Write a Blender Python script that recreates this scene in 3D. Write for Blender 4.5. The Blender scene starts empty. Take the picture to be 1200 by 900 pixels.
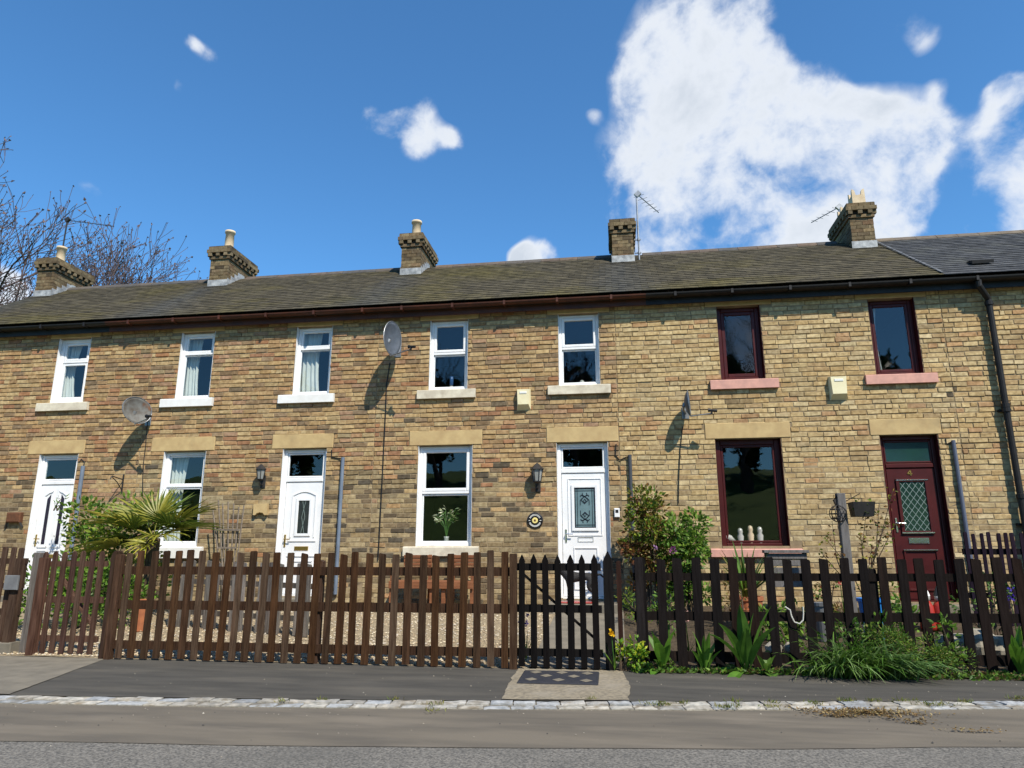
import bpy, math, random
from math import radians as R, sin, cos, pi, sqrt, atan2
from mathutils import Vector, Matrix, Euler, noise as mnoise
random.seed(7)
SC = bpy.context.scene
COL = SC.collection

# ------------------------------------------------------------------ camera
EYE = 1.2
PITCH, YAW, FPX = R(13.5), R(8.52), 822.0
cam_d = bpy.data.cameras.new('camera'); cam_d.sensor_width = 36; cam_d.lens = FPX / 1200 * 36
cam_d.clip_start = 0.05; cam_d.clip_end = 4000
cam = bpy.data.objects.new('camera', cam_d); COL.objects.link(cam)
cam.location = (0, 0, EYE); cam.rotation_euler = (pi / 2 + PITCH, 0, YAW)
SC.camera = cam

# ------------------------------------------------------------------ view, sky, sun
SC.view_settings.view_transform = 'Standard'; SC.view_settings.look = 'None'
SC.view_settings.gamma = 1; SC.view_settings.use_curve_mapping = False
SC.view_settings.exposure = 0.38
SC.cycles.max_bounces = 6; SC.cycles.transparent_max_bounces = 12
SUN = Vector((0.8, -1.0, 1.5)).normalized()
sl = bpy.data.lights.new('sun', 'SUN'); sl.energy = 5.0; sl.angle = R(0.5); sl.color = (1.0, 0.93, 0.80)
so = bpy.data.objects.new('sun', sl); COL.objects.link(so); so.location = (20, -25, 40)
so.rotation_euler = SUN.to_track_quat('Z', 'Y').to_euler()

def rayv(x, y):
    c = Vector(((x - 600) / FPX, -(y - 450) / FPX, -1))
    return (Matrix.Rotation(YAW, 3, 'Z') @ Matrix.Rotation(pi / 2 + PITCH, 3, 'X')) @ c
def at(x, y, Y):                      # world point at depth Y on the sight line of photo point x, y
    d = rayv(x, y); return Vector((0, 0, EYE)) + d * (Y / d.y)
def atz(x, y, Z=0.0):
    d = rayv(x, y); return Vector((0, 0, EYE)) + d * ((Z - EYE) / d.z)

def make_world():
    w = bpy.data.worlds.new('World'); SC.world = w; w.use_nodes = True
    nt = w.node_tree; N = nt.nodes; L = nt.links; N.clear()
    def nd(t, **k):
        n = N.new(t)
        for a, b in k.items(): setattr(n, a, b)
        return n
    def math_(op, a, b=None, c=None, clamp=False):
        n = nd('ShaderNodeMath', operation=op); n.use_clamp = clamp
        for i, v in enumerate((a, b, c)):
            if v is None: continue
            if hasattr(v, 'is_output'): L.new(v, n.inputs[i])
            else: n.inputs[i].default_value = v
        return n.outputs[0]
    sky = nd('ShaderNodeTexSky', sky_type='NISHITA'); sky.sun_disc = False
    sky.sun_elevation = math.asin(SUN.z); sky.sun_rotation = atan2(SUN.x, SUN.y)
    sky.altitude = 100; sky.air_density = 1.0; sky.dust_density = 0.12; sky.ozone_density = 3.0
    hsv = nd('ShaderNodeMix', data_type='RGBA', blend_type='MULTIPLY'); hsv.inputs['Factor'].default_value = 1; hsv.inputs['B'].default_value = (0.55, 0.97, 1.20, 1)
    L.new(sky.outputs[0], hsv.inputs['A'])
    bg = nd('ShaderNodeBackground'); bg.inputs[1].default_value = 0.13
    L.new(hsv.outputs['Result'], bg.inputs[0])
    tc = nd('ShaderNodeTexCoord')
    nrm = nd('ShaderNodeVectorMath', operation='NORMALIZE'); L.new(tc.outputs['Generated'], nrm.inputs[0])
    D = nrm.outputs[0]
    # puffy outline: distort the direction with noise
    nw = nd('ShaderNodeTexNoise'); nw.inputs['Scale'].default_value = 5.0; nw.inputs['Detail'].default_value = 5.0; L.new(D, nw.inputs['Vector'])
    ws = nd('ShaderNodeVectorMath', operation='SUBTRACT'); L.new(nw.outputs['Color'], ws.inputs[0]); ws.inputs[1].default_value = (.5, .5, .5)
    wm = nd('ShaderNodeVectorMath', operation='MULTIPLY_ADD'); L.new(ws.outputs[0], wm.inputs[0]); wm.inputs[1].default_value = (.07, .07, .07); L.new(D, wm.inputs[2])
    D = wm.outputs[0]
    n1 = nd('ShaderNodeTexNoise'); n1.inputs['Scale'].default_value = 6.0; n1.inputs['Detail'].default_value = 7.0; n1.inputs['Roughness'].default_value = 0.54
    L.new(D, n1.inputs['Vector'])
    n2 = nd('ShaderNodeTexNoise'); n2.inputs['Scale'].default_value = 19.0; n2.inputs['Detail'].default_value = 8.0; n2.inputs['Roughness'].default_value = 0.6
    L.new(D, n2.inputs['Vector'])
    # cumulus: (photo x, photo y, radius px, weight)
    blobs = [(800, 60, 92, 1.0), (850, 30, 70, .9), (770, 90, 55, .9), (845, 120, 60, .9), (900, 85, 40, .6), (790, 195, 92, 1.15), (860, 230, 100, 1.15),
             (930, 225, 70, .9), (985, 190, 85, 1.0), (1050, 165, 80, .95), (1095, 155, 46, .8), (1000, 250, 80, 1.0), (800, 260, 70, 1.0), (930, 270, 70, .9), (862, 160, 45, .6), (1060, 240, 60, .8),
             (1205, 130, 66, 1.0), (1210, 190, 75, 1.0), (1180, 240, 45, .7), (1175, 95, 26, .5), (1158, 268, 46, 1.0), (1200, 270, 60, 1.0), (1240, 270, 60, 1.0),
             (1050, 24, 30, .47), (1078, 46, 27, .46), (1100, 95, 20, .45), (448, 148, 26, .58), (474, 150, 30, .62), (506, 162, 30, .62), (538, 166, 20, .56), (488, 182, 22, .55), (425, 128, 18, .44), (495, 126, 20, .46), (415, 190, 12, .36),
             (220, 56, 15, .52), (236, 66, 17, .55), (252, 74, 16, .52), (268, 84, 11, .45), (206, 102, 11, .40), (92, 205, 18, .45), (112, 212, 20, .48), (618, 300, 26, .85), (604, 303, 20, .8), (699, 140, 12, .38), (945, 110, 45, .72), (985, 120, 40, .72), (10, 345, 40, 1.0), (-40, 335, 60, 1.0), (640, 300, 22, .7)]
    mx = None
    for (x, y, r, wgt) in blobs:
        d = rayv(x, y).normalized()
        dist = nd('ShaderNodeVectorMath', operation='DISTANCE'); L.new(D, dist.inputs[0]); dist.inputs[1].default_value = d
        off = sqrt((x - 600) ** 2 + (y - 450) ** 2) / FPX
        rad = r / FPX / (1 + off * off)
        q = math_('MULTIPLY', dist.outputs['Value'], 1 / (rad * 1.4)); q = math_('MULTIPLY_ADD', math_('MULTIPLY', q, q), -1.0, 1.0, clamp=True)
        v = math_('MULTIPLY', math_('MULTIPLY', q, q), wgt)
        mx = v if mx is None else math_('ADD', mx, v)
    mx = math_('MINIMUM', math_('MULTIPLY_ADD', mx, 1.15, -0.50), 0.30)
    # scattered fair-weather clouds over the rest of the sky
    n3 = nd('ShaderNodeTexNoise'); n3.inputs['Scale'].default_value = 3.2; n3.inputs['Detail'].default_value = 3.0
    L.new(D, n3.inputs['Vector'])
    fwd = rayv(600, 450).normalized()
    dt = nd('ShaderNodeVectorMath', operation='DOT_PRODUCT'); L.new(nrm.outputs[0], dt.inputs[0]); dt.inputs[1].default_value = fwd
    outside = math_('MULTIPLY_ADD', dt.outputs['Value'], -5.0, 3.4, clamp=True)
    gen = math_('MULTIPLY', math_('MULTIPLY_ADD', n3.outputs['Fac'], 5.0, -3.35), outside)
    gen = math_('ADD', gen, math_('MULTIPLY_ADD', outside, 3.0, -3.0))
    tot = math_('MAXIMUM', mx, gen)
    ns = math_('ADD', math_('MULTIPLY_ADD', n1.outputs['Fac'], 3.6, -1.75), math_('MULTIPLY_ADD', n2.outputs['Fac'], 1.7, -0.85))
    dens = math_('ADD', tot, ns)
    mr = nd('ShaderNodeMapRange', interpolation_type='SMOOTHSTEP')
    mr.inputs['From Min'].default_value = -0.20; mr.inputs['From Max'].default_value = 0.72
    L.new(dens, mr.inputs['Value'])
    # only where a cloud body is near
    gate = math_('MULTIPLY_ADD', tot, 3.0, 0.9, clamp=True)
    mask = math_('MULTIPLY', mr.outputs[0], gate)
    mask = math_('MULTIPLY', mask, 0.96)
    # thick cores turn a little grey
    gr = nd('ShaderNodeMapRange'); gr.inputs['From Min'].default_value = 0.40; gr.inputs['From Max'].default_value = 1.1; L.new(dens, gr.inputs['Value'])
    mixc = nd('ShaderNodeMix', data_type='RGBA'); mixc.inputs['A'].default_value = (0.86, 0.90, 0.96, 1); mixc.inputs['B'].default_value = (0.62, 0.68, 0.76, 1)
    sh = math_('MULTIPLY', gr.outputs[0], math_('MULTIPLY_ADD', n1.outputs['Fac'], 2.0, -0.5, clamp=True), clamp=True)
    L.new(sh, mixc.inputs['Factor'])
    bg2 = nd('ShaderNodeBackground'); bg2.inputs[1].default_value = 0.80; L.new(mixc.outputs['Result'], bg2.inputs[0])
    mixs = nd('ShaderNodeMixShader'); L.new(mask, mixs.inputs[0]); L.new(bg.outputs[0], mixs.inputs[1]); L.new(bg2.outputs[0], mixs.inputs[2])
    out = nd('ShaderNodeOutputWorld'); L.new(mixs.outputs[0], out.inputs[0])
make_world()

# ------------------------------------------------------------------ object helpers
WL = {}
def tag(o, label=None, cat=None, group=None, kind=None):
    if label: o['label'] = label
    if cat: o['category'] = cat
    if group: o['group'] = group
    if kind: o['kind'] = kind
    return o
def thing(name, loc, label, cat, group=None):
    o = bpy.data.objects.new(name, None); COL.objects.link(o); o.location = loc
    o.empty_display_size = 0.2; WL[o.name] = Vector(loc)
    return tag(o, label, cat, group)
def wloc(p): return WL.get(p.name, Vector((0, 0, 0))) if p else Vector((0, 0, 0))
def inst(name, mesh, loc, parent=None, rot=None, scale=None, color=None):
    """One object on a shared mesh; loc in world space (parents are only translated)."""
    o = bpy.data.objects.new(name, mesh); COL.objects.link(o)
    if parent: o.parent = parent
    o.location = Vector(loc) - wloc(parent); WL[o.name] = Vector(loc)
    if rot is not None: o.rotation_euler = rot
    if scale is not None: o.scale = scale
    if color is not None: o.color = (*color, 1)
    return o

class MB:
    def __init__(s): s.v = []; s.f = []; s.c = []; s.m = []; s.cur = (1, 1, 1); s.mi = 0
    def add(s, vs, fs, col=None):
        b = len(s.v); s.v.extend(vs)
        for f in fs: s.f.append([b + i for i in f]); s.c.append(col or s.cur); s.m.append(s.mi)
        return s
    def box(s, x0, x1, y0, y1, z0, z1, col=None, skip=''):
        vs = [(x0, y0, z0), (x1, y0, z0), (x1, y1, z0), (x0, y1, z0), (x0, y0, z1), (x1, y0, z1), (x1, y1, z1), (x0, y1, z1)]
        F = dict(b=[3, 2, 1, 0], t=[4, 5, 6, 7], f=[0, 1, 5, 4], k=[2, 3, 7, 6], l=[3, 0, 4, 7], r=[1, 2, 6, 5])
        return s.add(vs, [F[k] for k in F if k not in skip], col)
    def bev(s, x0, x1, y0, y1, z0, z1, e=0.008, col=None):   # box with chamfered front (-Y) edges
        vs = [(x0, y0 + e, z0), (x1, y0 + e, z0), (x1, y0 + e, z1), (x0, y0 + e, z1), (x0 + e, y0, z0 + e), (x1 - e, y0, z0 + e), (x1 - e, y0, z1 - e), (x0 + e, y0, z1 - e),
              (x0, y1, z0), (x1, y1, z0), (x1, y1, z1), (x0, y1, z1)]
        return s.add(vs, [[4, 5, 6, 7], [0, 1, 5, 4], [1, 2, 6, 5], [2, 3, 7, 6], [3, 0, 4, 7], [1, 0, 8, 9], [2, 1, 9, 10], [3, 2, 10, 11], [0, 3, 11, 8], [9, 8, 11, 10]], col)
    def obox(s, p0, p1, w, h, up=Vector((0, 0, 1)), col=None):  # bar from p0 to p1, w sideways, h along up
        p0, p1 = Vector(p0), Vector(p1); d = (p1 - p0).normalized(); sd = d.cross(up)
        if sd.length < 1e-4: sd = Vector((1, 0, 0))
        sd = sd.normalized() * w / 2; u = sd.cross(d).normalized() * h / 2
        vs = [p + a * sd + b * u for p in (p0, p1) for a, b in ((-1, -1), (1, -1), (1, 1), (-1, 1))]
        return s.add([tuple(v) for v in vs], [[3, 2, 1, 0], [4, 5, 6, 7], [0, 1, 5, 4], [1, 2, 6, 5], [2, 3, 7, 6], [3, 0, 4, 7]], col)
    def tube(s, pts, rad, n=8, col=None, cap=True):
        pts = [Vector(p) for p in pts]; k = len(pts)
        rad = rad if isinstance(rad, (list, tuple)) else [rad] * k
        vs = []; prev = None
        for i, p in enumerate(pts):
            d = (pts[min(i + 1, k - 1)] - pts[max(i - 1, 0)]).normalized()
            a = prev if prev is not None else (Vector((0, 0, 1)) if abs(d.z) < .9 else Vector((1, 0, 0)))
            a = (a - d * a.dot(d)); a = a.normalized() if a.length > 1e-5 else d.orthogonal().normalized()
            prev = a; b = d.cross(a)
            for j in range(n):
                t = 2 * pi * j / n; vs.append(tuple(p + (a * cos(t) + b * sin(t)) * rad[i]))
        fs = [[i * n + j, i * n + (j + 1) % n, (i + 1) * n + (j + 1) % n, (i + 1) * n + j] for i in range(k - 1) for j in range(n)]
        if cap: fs += [list(range(n))[::-1], [(k - 1) * n + j for j in range(n)]]
        return s.add(vs, fs, col)
    def lathe(s, c, prof, n=16, col=None, axis='Z'):
        vs = []
        for (r, h) in prof:
            for j in range(n):
                t = 2 * pi * j / n
                if axis == 'Z': vs.append((c[0] + r * cos(t), c[1] + r * sin(t), c[2] + h))
                else: vs.append((c[0] + r * cos(t), c[1] - h, c[2] + r * sin(t)))   # axis towards -Y
        k = len(prof)
        fs = [[i * n + j, i * n + (j + 1) % n, (i + 1) * n + (j + 1) % n, (i + 1) * n + j] for i in range(k - 1) for j in range(n)]
        if axis != 'Z': pass
        fs += [list(range(n))[::-1], [(k - 1) * n + j for j in range(n)]]
        return s.add(vs, fs, col)
    def prism(s, poly, y0, y1, col=None):     # polygon in x,z (counter-clockwise from the front), y0 front
        n = len(poly); vs = [(x, y0, z) for x, z in poly] + [(x, y1, z) for x, z in poly]
        return s.add(vs, [list(range(n)), list(range(2 * n - 1, n - 1, -1))] + [[(i + 1) % n, i, n + i, n + (i + 1) % n] for i in range(n)], col)
    def mesh(s, name, mats, off=Vector((0, 0, 0)), smooth=False):
        me = bpy.data.meshes.new(name)
        me.from_pydata([(a - off.x, b - off.y, c - off.z) for a, b, c in s.v], [], s.f)
        for m in (mats if isinstance(mats, (list, tuple)) else [mats]): me.materials.append(m)
        me.polygons.foreach_set('material_index', s.m)
        ca = me.color_attributes.new('Col', 'FLOAT_COLOR', 'CORNER')
        buf = []
        for f, c in zip(s.f, s.c): buf.extend((c[0], c[1], c[2], 1.0) * len(f))
        ca.data.foreach_set('color', buf)
        if smooth: me.polygons.foreach_set('use_smooth', [True] * len(s.f))
        me.validate(); me.update()
        return me
    def build(s, name, mats, parent=None, smooth=False, label=None, kind=None, cat=None, group=None, loc=None):
        off = Vector(loc) if loc is not None else wloc(parent)
        me = s.mesh(name, mats, off, smooth)
        o = bpy.data.objects.new(name, me); COL.objects.link(o)
        if parent: o.parent = parent
        o.location = off - wloc(parent); WL[o.name] = off.copy()
        return tag(o, label, cat, group, kind)

# ------------------------------------------------------------------ material helper
MATS = {}
def mat(name, c1, c2=None, scale=6.0, rough=0.75, bump=0.0, bscale=60.0, spec=0.3, metal=0.0, attr=None, detail=5.0, c3=None, s3=1.2, t3=(0.5, 0.7), stretch=None, trans=0.0, coat=0.0, lo=.35, hi=.65, bdist=0.01):
    if name in MATS: return MATS[name]
    m = bpy.data.materials.new(name); m.use_nodes = True; MATS[name] = m
    nt = m.node_tree; N = nt.nodes; L = nt.links
    b = N['Principled BSDF']; b.inputs['Roughness'].default_value = rough; b.inputs['Metallic'].default_value = metal
    b.inputs['Specular IOR Level'].default_value = spec
    if coat: b.inputs['Coat Weight'].default_value = coat; b.inputs['Coat Roughness'].default_value = 0.15
    geo = N.new('ShaderNodeNewGeometry'); vec = geo.outputs['Position']
    if stretch:
        mp = N.new('ShaderNodeMapping'); mp.inputs['Scale'].default_value = stretch; L.new(vec, mp.inputs['Vector']); vec = mp.outputs[0]
    def noise(sc, det, rg=0.55):
        n = N.new('ShaderNodeTexNoise'); n.inputs['Scale'].default_value = sc; n.inputs['Detail'].default_value = det; n.inputs['Roughness'].default_value = rg
        L.new(vec, n.inputs['Vector']); return n.outputs['Fac']
    def ramp(v, a, bb):
        r = N.new('ShaderNodeMapRange'); r.inputs['From Min'].default_value = a; r.inputs['From Max'].default_value = bb; L.new(v, r.inputs['Value']); return r.outputs[0]
    def mix(f, a, bb, mode='MIX'):
        x = N.new('ShaderNodeMix'); x.data_type = 'RGBA'; x.blend_type = mode
        for k, v in (('Factor', f), ('A', a), ('B', bb)):
            if hasattr(v, 'is_output'): L.new(v, x.inputs[k])
            elif k == 'Factor': x.inputs[k].default_value = v
            else: x.inputs[k].default_value = (*v, 1)
        return x.outputs['Result']
    col = c1
    if c2 is not None: col = mix(ramp(noise(scale, detail), lo, hi), c1, c2)
    if c3 is not None: col = mix(ramp(noise(s3, 6.0), *t3), col, c3)
    if attr == 'Col':
        a = N.new('ShaderNodeAttribute'); a.attribute_name = 'Col'; col = mix(1.0, col, a.outputs['Color'], 'MULTIPLY')
    elif attr == 'obj':
        a = N.new('ShaderNodeObjectInfo'); col = mix(1.0, col, a.outputs['Color'], 'MULTIPLY')
    if hasattr(col, 'is_output'): L.new(col, b.inputs['Base Color'])
    else: b.inputs['Base Color'].default_value = (*col, 1)
    if bump:
        bp = N.new('ShaderNodeBump'); bp.inputs['Strength'].default_value = bump; bp.inputs['Distance'].default_value = bdist
        L.new(noise(bscale, 6.0, 0.65), bp.inputs['Height']); L.new(bp.outputs[0], b.inputs['Normal'])
    if trans:      # leaf: light shines through
        tr = N.new('ShaderNodeBsdfTranslucent')
        if hasattr(col, 'is_output'): L.new(col, tr.inputs[0])
        else: tr.inputs[0].default_value = (*col, 1)
        mx = N.new('ShaderNodeMixShader'); mx.inputs[0].default_value = trans
        L.new(b.outputs[0], mx.inputs[1]); L.new(tr.outputs[0], mx.inputs[2]); L.new(mx.outputs[0], N['Material Output'].inputs[0])
    return m
def glass_mat(name, tint=(0.9, 0.95, 0.95), ior=1.5):
    m = bpy.data.materials.new(name); m.use_nodes = True; nt = m.node_tree; N = nt.nodes; L = nt.links; N.clear()
    t = N.new('ShaderNodeBsdfTransparent'); t.inputs[0].default_value = (*tint, 1)
    g = N.new('ShaderNodeBsdfGlossy'); g.inputs['Roughness'].default_value = 0.015
    geo = N.new('ShaderNodeNewGeometry')
    n = N.new('ShaderNodeTexNoise'); n.inputs['Scale'].default_value = 2.2; n.inputs['Detail'].default_value = 1.5; L.new(geo.outputs['Position'], n.inputs['Vector'])
    bp = N.new('ShaderNodeBump'); bp.inputs['Strength'].default_value = 0.10; bp.inputs['Distance'].default_value = 0.02; L.new(n.outputs['Fac'], bp.inputs['Height']); L.new(bp.outputs[0], g.inputs['Normal'])
    f = N.new('ShaderNodeFresnel'); f.inputs[0].default_value = ior
    bf = N.new('ShaderNodeMath'); bf.operation = 'MULTIPLY_ADD'; bf.inputs[1].default_value = 1 / ior - ior; bf.inputs[2].default_value = ior; L.new(geo.outputs['Backfacing'], bf.inputs[0]); L.new(bf.outputs[0], f.inputs[0])   # the same glass seen from the room side
    k = N.new('ShaderNodeMath'); k.operation = 'MULTIPLY_ADD'; k.inputs[1].default_value = 1.75; k.inputs[2].default_value = 0.015; k.use_clamp = True; L.new(f.outputs[0], k.inputs[0])
    x = N.new('ShaderNodeMixShader'); L.new(k.outputs[0], x.inputs[0]); L.new(t.outputs[0], x.inputs[1]); L.new(g.outputs[0], x.inputs[2])
    o = N.new('ShaderNodeOutputMaterial'); L.new(x.outputs[0], o.inputs[0]); return m

M_brick = mat('brick_face', (1.06, 1.05, 1.02), (0.66, 0.61, 0.55), scale=16, attr='obj', rough=0.9, bump=0.5, bscale=90, spec=0.15, c3=(0.62, 0.56, 0.5), s3=3.0, t3=(0.55, 0.75), bdist=.006)
M_brick_s = mat('brick_face_joined', (1.06, 1.05, 1.02), (0.66, 0.61, 0.55), scale=16, attr='Col', rough=0.9, bump=0.5, bscale=90, spec=0.15, c3=(0.62, 0.56, 0.5), s3=3.0, t3=(0.55, 0.75), bdist=.006)
M_mortar = mat('mortar', (0.33, 0.255, 0.155), (0.20, 0.15, 0.095), scale=3, rough=0.95, bump=0.5, bscale=120, spec=0.1)
M_stone = mat('sandstone', (0.52, 0.385, 0.19), (0.42, 0.295, 0.145), scale=5, detail=8, rough=0.9, bump=0.3, bscale=50, spec=0.15, c3=(0.30, 0.22, 0.12), s3=2.0, t3=(.58, .8))
M_slate = mat('slate', (1.15, 1.12, 1.05), (0.62, 0.62, 0.62), scale=7, attr='Col', rough=0.85, bump=0.5, bscale=45, spec=0.10, c3=(1.22, 1.18, .98), s3=2.2, t3=(.54, .75))
M_ridge = mat('ridge_tile_clay', (1, 1, 1), (0.75, 0.72, 0.7), scale=9, attr='obj', rough=0.8, bump=0.3, bscale=60, spec=0.2)
M_lead = mat('lead_flashing', (0.44, 0.45, 0.45), (0.20, 0.21, 0.22), scale=9, rough=0.6, bump=0.3, bscale=30)
M_lead2 = mat('dull_lead', (0.13, 0.133, 0.136), (0.085, 0.088, 0.092), scale=14, rough=0.65, bump=0.3, bscale=30)
M_rafter = mat('dark_rafter_timber', (.03, .022, .016), (.02, .015, .011), scale=8, rough=.8)
M_pot = mat('buff_clay_pot', (0.62, 0.50, 0.34), (0.52, 0.40, 0.26), scale=8, rough=0.85, bump=0.1)
M_white = mat('white_plastic', (0.80, 0.80, 0.80), (0.72, 0.73, 0.74), scale=4, rough=0.38, spec=0.4, bump=.04, bscale=12, c3=(.62, .60, .56), s3=5, t3=(.62, .85))
M_whitepaint = mat('white_masonry_paint', (0.78, 0.78, 0.76), (0.70, 0.69, 0.66), scale=7, rough=0.7, bump=0.15)
M_cream = mat('cream_sill_paint', (0.66, 0.60, 0.47), (0.50, 0.44, 0.34), scale=7, c3=(.36, .30, .22), s3=4, t3=(.58, .8), rough=0.8, bump=0.2)
M_pink = mat('pink_sill_paint', (0.62, 0.33, 0.26), (0.50, 0.27, 0.22), scale=9, rough=0.75, bump=0.2)
M_maroon = mat('maroon_paint', (0.066, 0.009, 0.009), (0.048, 0.007, 0.007), scale=5, rough=0.4, spec=0.3, bump=0.05)
M_redbrown = mat('red_brown_gutter_paint', (0.085, 0.026, 0.012), (0.05, 0.017, 0.010), scale=5, rough=0.55, bump=0.1)
M_black = mat('black_gutter_paint', (0.012, 0.011, 0.011), (0.02, 0.018, 0.017), scale=7, rough=0.5, spec=0.25)
M_glass = glass_mat('window_glass')
M_dglass = mat('obscured_door_glass', (0.020, 0.024, 0.026), (0.035, 0.04, 0.042), scale=12, rough=0.12, spec=0.6)
M_pglass = mat('patterned_door_glass', (0.16, 0.24, 0.26), (0.12, 0.19, 0.21), scale=8, rough=0.25, spec=0.5)
M_ggreen = mat('dark_green_glass', (0.012, 0.04, 0.028), (0.01, 0.03, 0.024), scale=4, rough=0.1, spec=0.6)
M_leadcame = mat('lead_came', (0.20, 0.26, 0.24), rough=0.5)
M_darkcame = mat('dark_came', (0.015, 0.02, 0.03), rough=0.5)
M_brass = mat('brass', (0.55, 0.36, 0.10), rough=0.35, metal=0.9)
M_chrome = mat('chrome', (0.75, 0.75, 0.75), rough=0.2, metal=1.0)
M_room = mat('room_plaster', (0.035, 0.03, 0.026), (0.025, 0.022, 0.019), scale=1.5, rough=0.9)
M_curtain = mat('curtain_cloth', (0.80, 0.82, 0.78), (0.72, 0.74, 0.70), scale=5, rough=0.9, trans=0.3)
M_dish = mat('grey_dish_metal', (0.085, 0.10, 0.125), (0.06, 0.072, 0.09), scale=10, rough=0.5, spec=0.4)
M_dish2 = mat('weathered_dish_metal', (0.17, 0.17, 0.16), (0.10, 0.085, 0.07), scale=8, rough=0.6, c3=(.16, .075, .04), s3=4, t3=(.6, .7))
M_galv = mat('galvanised_steel', (0.32, 0.33, 0.34), (0.22, 0.23, 0.24), scale=12, rough=0.45, metal=0.7)
M_conduit = mat('grey_conduit_plastic', (0.16, 0.20, 0.26), (0.12, 0.15, 0.20), scale=4, rough=0.5)
M_cable = mat('black_cable', (0.012, 0.012, 0.014), rough=0.6)
M_boxc = mat('cream_alarm_plastic', (0.75, 0.68, 0.44), (0.68, 0.60, 0.38), scale=6, rough=0.5)
M_wood = mat('brown_stained_timber', (1.10, 1.16, 1.12), (0.55, 0.52, 0.5), scale=5, attr='obj', rough=0.85, bump=0.7, bscale=26, spec=0.08, stretch=(9, 9, 0.7), c3=(1.55, 1.5, 1.45), s3=2.6, t3=(.52, .75))
M_dark = mat('dark_stained_timber', (1, 1, 1), (0.6, 0.56, 0.55), scale=5, attr='obj', rough=0.9, bump=0.6, bscale=26, spec=0.06, stretch=(9, 9, 0.8), c3=(1.9, 1.6, 1.4), s3=1.6, t3=(.62, .75))
M_bench = mat('oiled_hardwood', (0.24, 0.095, 0.040), (0.16, 0.06, 0.026), scale=4, rough=0.55, bump=0.3, bscale=20, stretch=(1, 9, 9))
M_asph = mat('pavement_asphalt', (0.082, 0.075, 0.064), (0.058, 0.054, 0.047), scale=3.2, rough=0.92, bump=0.9, bscale=90, spec=0.2, c3=(0.115, 0.102, 0.083), s3=1.3, t3=(.52, .75), bdist=.006, stretch=(.45, 2.2, 1))
M_road = mat('road_chippings', (0.235, 0.215, 0.185), (0.085, 0.08, 0.072), scale=60, rough=0.9, bump=1.0, bscale=110, spec=0.25, detail=2, c3=(0.10, 0.095, 0.085), s3=0.8, t3=(.5, .9), bdist=.008)
M_roadedge = mat('worn_road_edge', (0.155, 0.132, 0.102), (0.108, 0.094, 0.076), scale=1.9, rough=0.93, bump=0.7, bscale=90, spec=0.2, c3=(0.195, 0.165, 0.128), s3=1.7, t3=(.52, .78), bdist=.005, stretch=(.4, 2.0, 1))
M_conc = mat('concrete', (0.30, 0.25, 0.175), (0.17, 0.145, 0.105), scale=26, rough=0.93, bump=0.8, bscale=110, c3=(0.30, 0.26, 0.20), s3=3.0, t3=(.5, .75), detail=4)
M_conc2 = mat('grey_concrete_slab', (0.20, 0.175, 0.135), (0.145, 0.128, 0.10), scale=5, rough=0.93, bump=0.7, bscale=120)
M_gravel = mat('pea_gravel', (0.42, 0.34, 0.22), (0.16, 0.12, 0.075), scale=48, rough=0.9, bump=1.0, bscale=60, detail=2, bdist=.02)
M_peb = mat('pebble', (1, 1, 1), (0.8, 0.8, 0.8), scale=30, attr='Col', rough=0.8)
M_soil = mat('garden_soil', (0.10, 0.072, 0.042), (0.05, 0.036, 0.022), scale=14, rough=0.95, bump=1.0, bscale=40, bdist=.03)
M_sett = mat('granite_sett', (1, 1, 1), (0.6, 0.62, 0.64), scale=16, attr='obj', rough=0.85, bump=0.7, bscale=55, spec=0.2, c3=(.45, .40, .33), s3=7, t3=(.52, .7), bdist=.008)
M_rubber = mat('black_rubber', (0.020, 0.021, 0.028), (0.030, 0.030, 0.036), scale=30, rough=0.85, bump=0.3, bscale=90)
M_matpat = mat('mat_diamond_print', (0.20, 0.17, 0.12), (0.15, 0.13, 0.10), scale=20, rough=0.9)
M_stem = mat('woody_stem', (0.10, 0.07, 0.045), (0.06, 0.042, 0.03), scale=14, rough=0.9, bump=0.3)
M_bark = mat('bare_tree_bark', (0.085, 0.062, 0.060), (0.055, 0.040, 0.042), scale=3, rough=0.9)
M_leaf = mat('leaf', (1.35, 1.38, 1.1), (0.85, 0.95, 0.7), scale=9, attr='Col', rough=0.5, spec=0.30, trans=0.30)
M_leafo = mat('leaf_single', (1.3, 1.25, 1.0), (0.75, 0.85, 0.6), scale=9, attr='obj', rough=0.45, spec=0.35, trans=0.28)
M_grass = mat('meadow_grass', (0.085, 0.145, 0.024), (0.055, 0.11, 0.018), scale=0.9, rough=0.9, bump=0.5, bscale=8)
M_ceramic = mat('glazed_ceramic', (0.33, 0.32, 0.29), rough=0.25, spec=0.5)
M_terra = mat('terracotta', (0.36, 0.13, 0.055), (0.28, 0.10, 0.045), scale=12, rough=0.85, bump=0.1)
M_redpl = mat('red_glaze', (0.32, 0.03, 0.02), rough=0.35)
M_blue = mat('blue_plastic', (0.02, 0.16, 0.45), rough=0.35)
M_petal = mat('petal', (1, 1, 1), attr='Col', rough=0.6, trans=0.2)
M_fur = mat('black_fur', (0.010, 0.009, 0.009), (0.018, 0.016, 0.015), scale=60, rough=0.6, bump=0.6, bscale=160)
M_rust = mat('rusty_iron', (0.14, 0.055, 0.025), (0.09, 0.04, 0.02), scale=20, rough=0.85, bump=0.3)
M_iron = mat('dark_ironwork', (0.018, 0.017, 0.017), (0.03, 0.026, 0.024), scale=20, rough=0.55, spec=0.4)
M_lampglass = mat('lantern_glass', (0.25, 0.26, 0.25), rough=0.15, spec=0.6)
M_flat_w = mat('printed_white', (0.7, 0.7, 0.66), rough=0.6)
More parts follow.
